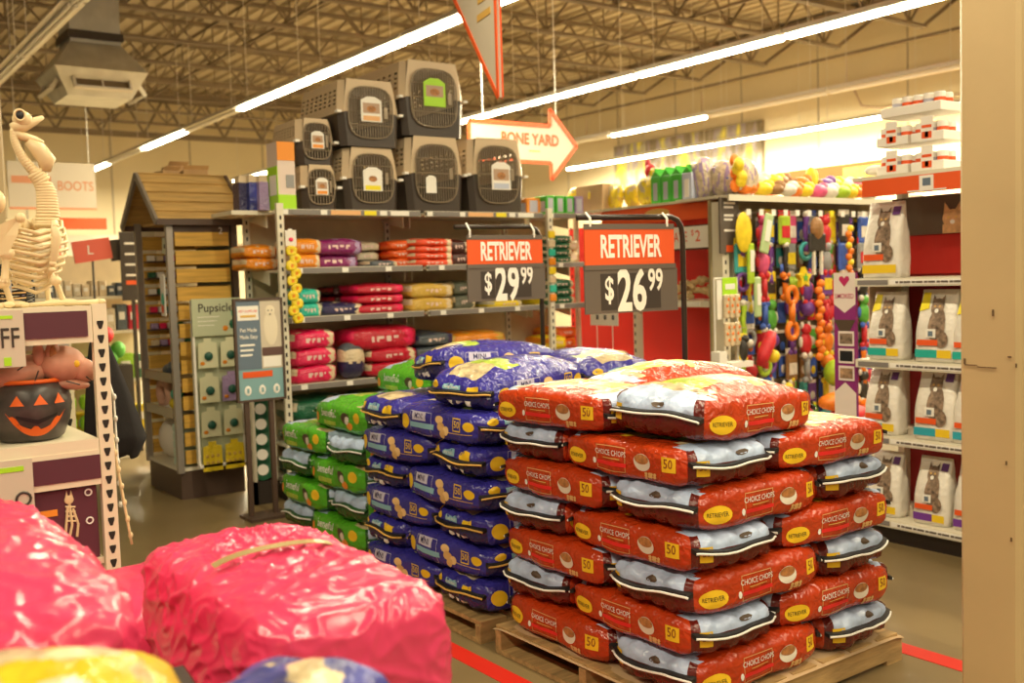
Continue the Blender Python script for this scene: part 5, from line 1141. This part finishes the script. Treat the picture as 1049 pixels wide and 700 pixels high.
b=MB(); b.box((0,0,0),(.34,.02,.2),plain('pink_red_board',(.7,.12,.08),.5),rot=Matrix.Rotation(R(-8),3,'Y')); b.box((.22,.01,0),(.12,.02,.2),M_sdk,rot=Matrix.Rotation(R(-8),3,'Y')); b.text('L',(-.02,-.012,0),.12,M_tagw); b.tube([(0,0,0),(0,0,-1.85)],.01,M_dark,6); tag(b.build('aisle_flag_sign',None,loc=(2.42,9.95,1.93)),'tilted pink red flag sign in the far left aisle','sign')
b=MB(); b.bb(2.66,2.87,9.9,9.92,1.45,2.1,M_sdk)
for k in range(4): b.bb(2.70,2.84,9.895,9.9,1.98-.1*k,2.0-.1*k,M_sw)
b.bb(2.70,2.84,9.895,9.9,1.60,1.64,M_orange); b.bb(2.75,2.78,9.92,9.95,0,1.5,M_dark); tag(b.build('aisle_list_sign'),'tall black aisle list sign with white lines, left of the kiosk','sign')
# far left aisle shelving
r=root('far_aisle_shelving','cream shelving of assorted goods in the far left aisle','shelving unit')
b=MB(); b.bb(1.2,2.95,10.5,10.52,0,1.9,M_peg); b.build('back_panel',r)
for z in(1.5,1.17,.7,.2):
    b=MB(); b.bb(1.2,2.95,10.0,10.5,z-.03,z,M_cream); b.build('shelf',r)
far=[(1.5,22,['navy','white','slate','cream','lavender']),(1.17,16,['cream','slate','black','white','crimson']),(.7,10,['dark green','lime','orange','crimson']),(.2,9,['lime','lime','yellow','cream'])]
for z,n,cl in far:
    for k in range(n):
        w=1.7/n; h=rnd.uniform(.10,.17) if z>1.3 else rnd.uniform(.2,.26); x=1.24+w*k; cn=rnd.choice(cl)
        b=MB(); b.box((x+w/2,10.1,z+h/2),(w*.9,.16,h),C[cn],bev=.008); b.box((x+w/2,10.018,z+h*.55),(w*.5,.004,h*.3),M_tagw)
        tag(b.build('boxed_goods'),f'{cn} pack on the far aisle shelf, {("upper","second","third","bottom")[[1.5,1.17,.7,.2].index(z)]} level','goods',f'{cn} packs on the far aisle shelf, {z} level')
for k,(x,z,c) in enumerate(((2.45,1.14,'red'),(2.38,1.0,'green'),(2.55,1.0,'green'),(2.48,.93,'green'))):
    b=MB(); b.ell((0,0,0),(.07,.07,.08),TM[c],12,8); tag(b.build('play_ball',None,True,loc=(x,9.75,z)),('red ball on top of the green balls in the far aisle','left dark green ball below the red ball','right dark green ball below the red ball','lowest dark green ball in the far aisle bin')[k],'ball')
b=MB(); b.bb(2.28,2.65,9.65,9.85,0,.86,M_dark); tag(b.build('ball_bin'),'dark bin under the red and green balls in the far aisle','bin')
for k in range(10):
    B,_,_=sack(.14,.1,.17,lambda f,q:C['lime'],k,8,6,8,2.8,.2,.01); o=B.build('lime_pouch',None,True); weld(o); o.location=(1.95+.14*(k%5),9.7,.25+.19*(k//5)+.1); o.rotation_euler=(0,R(90),R(90)); tag(o,f'lime green pouch in the far aisle behind the white rack, {("lower","upper")[k//5]} row {ORD[k%5]}','pouch','lime pouches in the far aisle')
b=MB(); b.bb(1.85,2.65,9.62,9.66,0,.20,M_cream); b.bb(1.85,2.65,9.62,9.8,.18,.22,M_cream); tag(b.build('low_bin_shelf'),'low cream shelf under the lime pouches','shelf')
# ================================================================ left rack with halloween goods
M_plum=plain('plum_board',(.10,.025,.04),.5); M_rack=mat('ivory_rack_paint',(.78,.70,.52),.4)
r=root('halloween_rack','ivory slotted display rack with plum price boards at the left edge','display rack')
YR=3.36
for x in(-.45,.825):
    for y in(YR,YR+.5):
        b=MB(); b.bb(x-.022,x+.022,y-.015,y+.015,0,1.51,M_rack)
        z=.08
        while z<1.46:
            b.add([(x-.010,y-.016,z+.026),(x+.010,y-.016,z+.026),(x+.010,y-.016,z+.018),(x+.004,y-.016,z),(x-.004,y-.016,z),(x-.010,y-.016,z+.018)],[(0,5,4,3,2,1)],M_slot); z+=.045
        b.build('upright',r)
for z in(1.505,1.085,.70,.3):
    b=MB(); b.bb(-.45,.80,YR+.0,YR+.5,z-.02,z,M_rack); o=b.build('shelf',r)
    if z>1: 
        b=MB(); b.bb(-.45,.80,YR-.02,YR-.005,z-.035 if z<1.2 else z-.115,z+.0,M_rack); b.build('shelf_lip',o)
b=MB(); b.bb(.57,.785,YR-.026,YR-.0205,1.41,1.49,M_plum); b.bb(.585,.80,YR-.026,YR-.0205,.96,1.035,M_plum); b.bb(-.45,.80,YR-.022,YR-.005,.94,1.05,M_rack); b.build('price_board',r)
b=MB(); b.bb(-.45,.80,YR+.49,YR+.5,.3,.95,M_rack); b.build('back_panel',r)
r=root('sale_sign','white sign corner ending in FF with lime marks on the rack front','sign'); 
b=MB(); b.bb(.30,.60,YR-.04,YR-.032,1.33,1.50,MATS['sign_offwhite']); b.text('OFF',(.535,YR-.042,1.415),.085,M_sdk,off=.008,sx=.7); b.bb(.50,.57,YR-.042,YR-.04,1.475,1.485,Tg[0]); b.bb(.54,.56,YR-.042,YR-.04,1.335,1.36,Tg[0]); b.build('sign_face',r)
r=root('sale_sign','lower white sign with a lime stripe at the rack left','sign')
b=MB(); b.bb(.30,.60,YR-.04,YR-.032,.80,1.05,MATS['sign_offwhite']); b.bb(.45,.575,YR-.042,YR-.04,1.015,1.03,Tg[0]); b.tube([(.57+.02*math.cos(q*PI/6),YR-.042,.93+.02*math.sin(q*PI/6)) for q in range(12)],.004,M_sdk,5,closed=True); b.build('sign_face',r)
# cat skeleton box on lower shelf
M_bone=mat('bone_cream_plastic',(.74,.58,.33),.38,bump=.15,bscale=30,bdist=.003,var=.06)
r=root('skeleton_toy_box','plum packaging box printed with a small cat skeleton on the lower rack shelf','box')
b=MB(); b.bb(.60,.79,YR+.0,YR+.2,.702,.935,M_plum,.003); b.bb(.615,.67,YR-.003,YR,.855,.875,M_org); b.build('carton',r)
b=MB(); yb=YR-.004; b.ell((.705,yb,.90),(.014,.003,.014),M_bone); b.add([(.693,yb,.905),(.699,yb,.93),(.703,yb,.91)],[(0,1,2)],M_bone); b.add([(.707,yb,.91),(.712,yb,.93),(.718,yb,.905)],[(0,1,2)],M_bone)
b.tube([(.705,yb,.89),(.71,yb,.82)],.004,M_bone,6)
for k in range(4): b.tube([(.693,yb,.88-.015*k),(.722,yb,.875-.015*k)],.003,M_bone,5)
b.tube([(.70,yb,.88),(.69,yb,.80)],.004,M_bone,6); b.tube([(.715,yb,.87),(.728,yb,.82),(.722,yb,.78)],.004,M_bone,6); b.tube([(.71,yb,.82),(.70,yb,.78)],.004,M_bone,6)
for zz in(.915,.825): b.tube([(.763+.010*math.cos(q*PI/5),yb,zz+.010*math.sin(q*PI/5)) for q in range(10)],.0025,M_tagw,5,closed=True)
b.build('skeleton_print',r)
# pumpkin bowl
r=root('jack_o_lantern_bowl','dark grey jack-o-lantern bowl with orange rim and grin on the middle shelf','bowl',(.632,3.49,1.087))
Mb=mat('bowl_charcoal',(.055,.045,.04),.35,var=.5,vscale=16); MO=plain('jack_orange',(.75,.13,.01),.45)
prof=[(0,0),(.085,0),(.098,.01),(.118,.06),(.126,.11),(.118,.155),(.104,.185)]
b=MB(); b.lathe(prof+[(.098,.185),(.112,.15),(.118,.11),(.09,.03),(0,.02)],(0,0,0),Mb,40); b.build('bowl_body',r,True)
b=MB(); b.tube([(.104*math.cos(q*PI/20),.104*math.sin(q*PI/20),.188) for q in range(40)],.007,MO,8,closed=True); b.build('rim',r,True)
def bp(x,z):   # point on the bowl front, just proud of it
    for (r0,z0),(r1,z1) in zip(prof[1:],prof[2:]):
        if z0<=z<=z1: rr_=r0+(r1-r0)*(z-z0)/(z1-z0); break
    else: rr_=.1
    a=x/.12; return (math.sin(a)*(rr_+.002),-math.cos(a)*(rr_+.002),z)
b=MB()
def patch(pts,m):
    P=[]; 
    c=(sum(p[0] for p in pts)/len(pts),sum(p[1] for p in pts)/len(pts))
    n=len(pts); vs=[bp(*c)]
    for i in range(n):
        p0,p1=pts[i],pts[(i+1)%n]
        for t in range(4): vs.append(bp(p0[0]+(p1[0]-p0[0])*t/4,p0[1]+(p1[1]-p0[1])*t/4))
    b.add(vs,[(0,1+i,1+(i+1)%(4*n)) for i in range(4*n)],m)
def strip(top,bot,m):
    vs=[];n=len(top)
    for p,q in zip(top,bot): vs+=[bp(*p),bp(*q)]
    b.add(vs,[(2*i,2*i+1,2*i+3,2*i+2) for i in range(n-1)],m)
for dx in(-.055,.01,.07): patch([(dx-.02,.118),(dx+.02,.118),(dx,.15)],MO)
xs=[-.09+.18*i/18 for i in range(19)]
strip([(x,.040+.055*(abs(x)/.09)**1.8+(.012 if (i//2)%3==1 else 0)) for i,x in enumerate(xs)],[(x,.020+.078*(abs(x)/.09)**2.4) for x in xs],MO)
strip([(x,.072+.02*(abs(x)/.07)) for x in xs[3:16]],[(x,.058+.03*(abs(x)/.08)) for x in xs[3:16]],BLACK)
b.build('carved_face',r)
# plush pig rat head lying in the bowl
Mpk=mat('stitched_pink_latex',(.55,.26,.17),.5,var=.25,vscale=12,bump=.2,bscale=14)
r=root('pig_mask_prop','pinkish stitched animal head prop with yellow eye lying over the dark bowl','halloween prop',(.665,3.47,1.30))
b=MB(); b.ell((-.07,.02,.0),(.13,.09,.055),Mpk,20,12,rot=Matrix.Rotation(R(-6),3,'Y')); b.ell((.06,-.02,.02),(.075,.07,.06),Mpk,18,12); b.ell((.115,-.03,.0),(.055,.045,.04),Mpk,16,10,rot=Matrix.Rotation(R(25),3,'Y')); b.ell((.085,-.04,-.045),(.055,.03,.018),Mpk,14,8,rot=Matrix.Rotation(R(8),3,'Y'));b.build('head',r,True)
b=MB(); b.ell((.03,-.055,.055),(.022,.012,.045),Mpk,12,8); b.ell((.03,-.066,.055),(.012,.004,.03),M_kib,12,8); b.ell((-.01,-.05,.06),(.018,.012,.04),Mpk,12,8); b.build('ear',r,True)
b=MB(); b.ell((.092,-.078,.022),(.012,.008,.012),mat('glass_eye_yellow',(.8,.5,.03),.1),12,8); b.ell((.150,-.065,.01),(.005,.004,.005),BLACK,8,6); b.build('eye',r,True)
b=MB()
for (x0,z0,x1,z1) in((-.02,.01,-.035,-.03),(-.09,.03,-.07,.04),(-.08,.015,-.06,.028),(.06,-.03,.10,-.045),(.12,-.02,.14,-.04)): b.tube([(x0,-.088+.01*(x0>.05),z0),(x1,-.088+.01*(x1>.05),z1)],.0022,BLACK,5)
b.build('stitches',r)
# skeleton animal
r=root('animal_skeleton','cream plastic animal skeleton with long neck and raised head on the rack top','skeleton decoration',(.700,3.50,1.505))
k_=.00283
def S(px,py,y=0): return ((px-42)*k_*1.04+.0,y,(312-py)*.00300)
b=MB()    # spine and neck
neck=[(48,300-75),(50,212),(50,200),(49,188),(44,176),(36,166),(29,156),(24,146),(21,136),(21,126)]
def catm(pts,n):
    out=[];P=[pts[0]]+list(pts)+[pts[-1]]
    for i in range(1,len(P)-2):
        for t in range(n):
            u=t/n; out.append(tuple(.5*((2*P[i][j])+(-P[i-1][j]+P[i+1][j])*u+(2*P[i-1][j]-5*P[i][j]+4*P[i+1][j]-P[i+2][j])*u*u+(-P[i-1][j]+3*P[i][j]-3*P[i+1][j]+P[i+2][j])*u**3) for j in range(len(P[0]))))
    return out+[pts[-1]]
nk=catm(neck,4); 
for i,q in enumerate(nk):
    t=i/len(nk); w=.026*(1-t)**1.0+.016; b.ell(S(*q),(w*.62 if t>.5 else w*.95,w*.7,.0115),M_bone,12,6,rot=Matrix.Rotation(R(-35 if .4<t<.8 else 0),3,'Y'))
b.tube([S(*q) for q in nk],.012,M_bone,8); b.build('neck_vertebrae',r,True)
b=MB(); b.ell(S(30,115),(.030,.03,.028),M_bone,16,12); 
b.tube([S(19,125,-.0),S(30,121,-.0),S(40,117),S(51,111)],[.016,.022,.014,.006],M_bone,10); b.ell(S(26,112,-.027),(.013,.006,.014),BLACK,12,8); b.ell(S(26,112,.027),(.013,.006,.014),BLACK,12,8)
b.tube([(S(26,112)[0]+.016*math.cos(q*PI/6),-.029,S(26,112)[2]+.017*math.sin(q*PI/6)) for q in range(12)],.004,M_bone,6,closed=True); b.build('skull',r,True)
b=MB(); b.tube([S(20,128),S(28,132),S(42,136),S(50,138)],[.012,.014,.013,.006],M_bone,8); b.tube([S(34,137),S(44,145),S(52,157),S(50,168)],[.014,.026,.028,.016],M_bone,14); b.build('lower_jaw',r,True)
b=MB()
for i in range(9):
    zc=232+7.6*i; wv=(28,31,33,34,33,31,28,24,19)[i]
    pts=[]
    for q in range(25):
        a=2*PI*q/24; pts.append((S(36-1.2*i*.6,zc)[0]+wv*k_*1.0*math.cos(a),.085*(wv/34)*math.sin(a),S(0,zc-7*math.sin(0)-9*abs(math.cos(a))*.9+(4 if math.sin(a)<0 else -3))[2]))
    b.tube(pts[:-1],[.0062]*24,M_bone,7,closed=True)
b.build('rib_cage',r,True)
b=MB(); b.tube([S(49,222,-.09),S(50,240,-.098),S(46,262,-.095),S(42,282,-.07)],[.010,.015,.012,.006],M_bone,8)
for i in range(8): b.ell(S(50-.9*i,228+6.5*i,-.098),(.012,.007,.008),M_bone,8,6)
b.build('breastbone',r,True)
b=MB(); b.tube([S(52,220,.06),S(20,226,.07),S(-10,238,.05),S(-40,246,.0)],[.014,.018,.018,.016],M_bone,8)
for i in range(10): b.ell(S(40-9*i,222+2.6*i,.055-.006*i),(.010,.014,.022),M_bone,8,6)
b.build('backbone',r,True)
b=MB(); bl=[S(16,218,-.10),S(6,222,-.105),S(-14,232,-.10),S(-16,262,-.09),S(2,256,-.10),S(12,238,-.105)]; c=tuple(sum(q[i] for q in bl)/6 for i in range(3)); b.add([c]+bl+[(q[0],q[1]+.01,q[2]) for q in bl],[(0,1+i,1+(i+1)%6) for i in range(6)]+[(1+i,7+i,7+(i+1)%6,1+(i+1)%6) for i in range(6)],M_bone); b.ell(S(16,220,-.10),(.016,.014,.016),M_bone,10,8); b.build('shoulder_blade',r)
def leg(pts,rad,nm='leg_bones'):
    b=MB()
    for p0,p1,ra in zip(pts,pts[1:],rad):
        P0,P1=Vector(p0),Vector(p1); b.tube([tuple(P0),tuple(P0.lerp(P1,.2)),tuple(P0.lerp(P1,.8)),tuple(P1)],[ra*1.3,ra*.8,ra*.8,ra*1.3],M_bone,8); b.ell(p0,(ra*1.7,ra*1.5,ra*1.5),M_bone,10,8)
    e=pts[-1]; b.ell((e[0]+.012,e[1]-.005,.011),(.030,.02,.012),M_bone,10,8)
    for q in range(3): b.tube([(e[0]+.015,e[1]-.012+.012*q,.012),(e[0]+.05,e[1]-.02+.016*q,.007)],[.007,.005],M_bone,6)
    b.build(nm,r,True)
leg([S(36,266,-.06),S(48,285,-.075),S(57,309,-.06)],[.013,.011]); leg([S(2,256,-.08),S(-2,286,-.08),S(5,309,-.07)],[.014,.011]); leg([S(38,262,.08),S(50,286,.09),S(52,309,.09)],[.013,.011]); leg([S(-40,246,.05),S(-34,280,.06),S(-40,309,.06)],[.014,.012])
b=MB(); b.tube([S(-40,246),S(-60,270),S(-75,300)],[.014,.009,.004],M_bone,7); b.build('tail',r,True)
b=MB(); b.ell(S(-2,203,-.06),(.022,.03,.036),M_bone,12,8); b.build('shoulder_joint',r,True)
# black ribbed skeleton behind
Mbk=plain('black_prop_plastic',(.012,.010,.010),.35)
r=root('black_ribbed_decoration','black ribbed cage decoration standing behind the skeleton legs','halloween prop',(.645,3.72,1.505))
b=MB()
for i in range(11):
    z=.012+.011*i; b.tube([(.062*math.cos(q*PI/9),.05*math.sin(q*PI/9),z+.004*math.cos(q*PI/4.5)) for q in range(18)],.0035,Mbk,6,closed=True)
for q in range(6): b.tube([(.062*math.cos(q*PI/3),.05*math.sin(q*PI/3),0),(.066*math.cos(q*PI/3),.054*math.sin(q*PI/3),.07),(.05*math.cos(q*PI/3),.04*math.sin(q*PI/3),.14)],.004,Mbk,6)
b.ell((0,0,.135),(.05,.04,.012),Mbk); b.ell((0,0,.006),(.055,.045,.006),Mbk); b.build('cage',r,True)
b=MB(); b.tube([(-.02,-.06,.02),(-.02,-.064,.075),(-.018,-.05,.13)],.006,M_tagb,6); [b.tube([(-.06,-.03,.03+.018*q),(-.02,-.06,.028+.018*q),(.03,-.055,.03+.018*q)],.0025,M_tan,5) for q in range(5)]; b.build('rib_print',r,True)
b=MB(); b.tube([(.62,3.39,1.513),(.70,3.385,1.517),(.77,3.38,1.515),(.83,3.38,1.514)],[.006,.009,.008,.011],M_bone,8); b.ell((.84,3.38,1.516),(.016,.012,.010),M_bone); b.ell((.62,3.39,1.514),(.014,.010,.009),M_bone)
tag(b.build('loose_bone',None,True),'long cream bone lying along the front edge of the rack top','bone')
b=MB(); b.tube([(.20,3.42,1.512),(.40,3.40,1.512),(.56,3.40,1.514)],[.008,.009,.01],M_bone,8); b.ell((.575,3.40,1.516),(.018,.014,.011),M_bone); b.ell((.2,3.42,1.516),(.018,.014,.011),M_bone); tag(b.build('loose_bone',None,True),'cream bone lying at the left of the skeleton feet','bone')
# goods on the middle shelf behind the bowl
for k,(x,c,h) in enumerate(((.50,'black',.30),(.62,'brown',.33),(.70,'orange',.26),(.76,'green',.36))):
    b=MB(); b.ell((0,0,h*.35),(.05,.05,h*.36),TM[c],12,8); b.ell((.01,0,h*.8),(.035,.035,h*.2),TM[('orange','black','black','white')[k]],12,8); b.ell((-.01,-.03,h*.83),(.008,.006,.008),TM['white'],8,6); tag(b.build('halloween_plush',None,True,loc=(x,3.75,1.087)),f'small {c} halloween plush behind the bowl, {ORD[k]} from left','plush toy','halloween plush behind the bowl')
b=MB(); b.bb(-.4,.79,3.62,3.64,1.36,1.395,M_steel); b.bb(-.42,-.40,3.62,3.85,1.36,1.395,M_steel); tag(b.build('cross_bar'),'grey metal cross bar behind the bowl in the rack','bar') if False else b.build('rear_cross_bar',bpy.data.objects['halloween_rack'])
# black cloak on the rack side
v=[];f=[];nu,nv=26,30
for j in range(nv+1):
    t=j/nv; z=1.37-.44*t; w=.035+.085*min(1,t*1.15)**.8-(.05*max(0,t-.85)/.15)
    for i in range(nu+1):
        s_=i/nu; a=PI*2*s_; fold=.012*math.sin(a*5+2*t)*t
        v.append((w*math.cos(a)*.9+fold+.05*t,w*.45*math.sin(a)+fold*.6,z-1.37+.01*math.sin(a*3)*t))
for j in range(nv):
    for i in range(nu): a=j*(nu+1)+i; f.append((a,a+1,a+nu+2,a+nu+1))
f.append(tuple(nv*(nu+1)+i for i in range(nu))); f.append(tuple(range(nu))[::-1])
b=MB(); b.add(v,f,mat('black_velvet',(.010,.008,.008),.9,0,.3,20,.01)); o=b.build('cloth_body',None,True)
r=root('black_cloak','black cloth costume hanging from the right side of the ivory rack','costume',(.965,3.95,1.36)); o.parent=r
b=MB(); b.tube([(-.12,-.03,.04),(-.02,0,.03),(.0,0,0)],.005,M_steel,6); b.build('hanger_hook',r)
b=MB(); b.tube([(.0,-.03,-.05),(.02,-.09,-.2),(.02,-.10,-.5),(.03,-.10,-.60)],.004,M_tagw,6)
for k in range(6): b.ell((.02,-.10,-.2-.08*k),(.008,.008,.012),M_tagw,8,6)
b.build('white_cord',r,True)
b=MB(); b.tube([(.847,3.38,1.12),(.862,3.38,.98),(.885,3.38,.79),(.892,3.375,.72)],.0045,M_bone,6)
for k in range(7): b.ell((.852+.0065*k,3.38,1.08-.055*k),(.008,.008,.012),M_bone,8,6)
tag(b.build('bone_garland',None,True),'thin string of small bones hanging down the right side of the rack','garland')
# ================================================================ camera
cd=bpy.data.cameras.new('camera'); cam=bpy.data.objects.new('camera',cd); COL.objects.link(cam); scene.camera=cam
cd.sensor_width=36; cd.lens=1035/1049*36; cd.clip_start=.05; cd.clip_end=100
yaw,p,rl=R(54),R(3.6),R(1.8)
fw=Vector((math.cos(yaw)*math.cos(p),math.sin(yaw)*math.cos(p),-math.sin(p))); rt=Vector((math.sin(yaw),-math.cos(yaw),0)); up=rt.cross(fw)
r2=rt*math.cos(rl)-up*math.sin(rl); u2=rt*math.sin(rl)+up*math.cos(rl)
cam.matrix_world=Matrix(((r2.x,u2.x,-fw.x,0),(r2.y,u2.y,-fw.y,0),(r2.z,u2.z,-fw.z,1.55),(0,0,0,1)))
cd.dof.use_dof=True; cd.dof.focus_distance=3.7; cd.dof.aperture_fstop=2.8
vs=scene.view_settings; vs.view_transform='Standard'; vs.look='None'; vs.gamma=1; vs.use_curve_mapping=False; vs.exposure=-.45
scene.cycles.max_bounces=6; scene.cycles.use_denoising=True; scene.cycles.sample_clamp_indirect=6
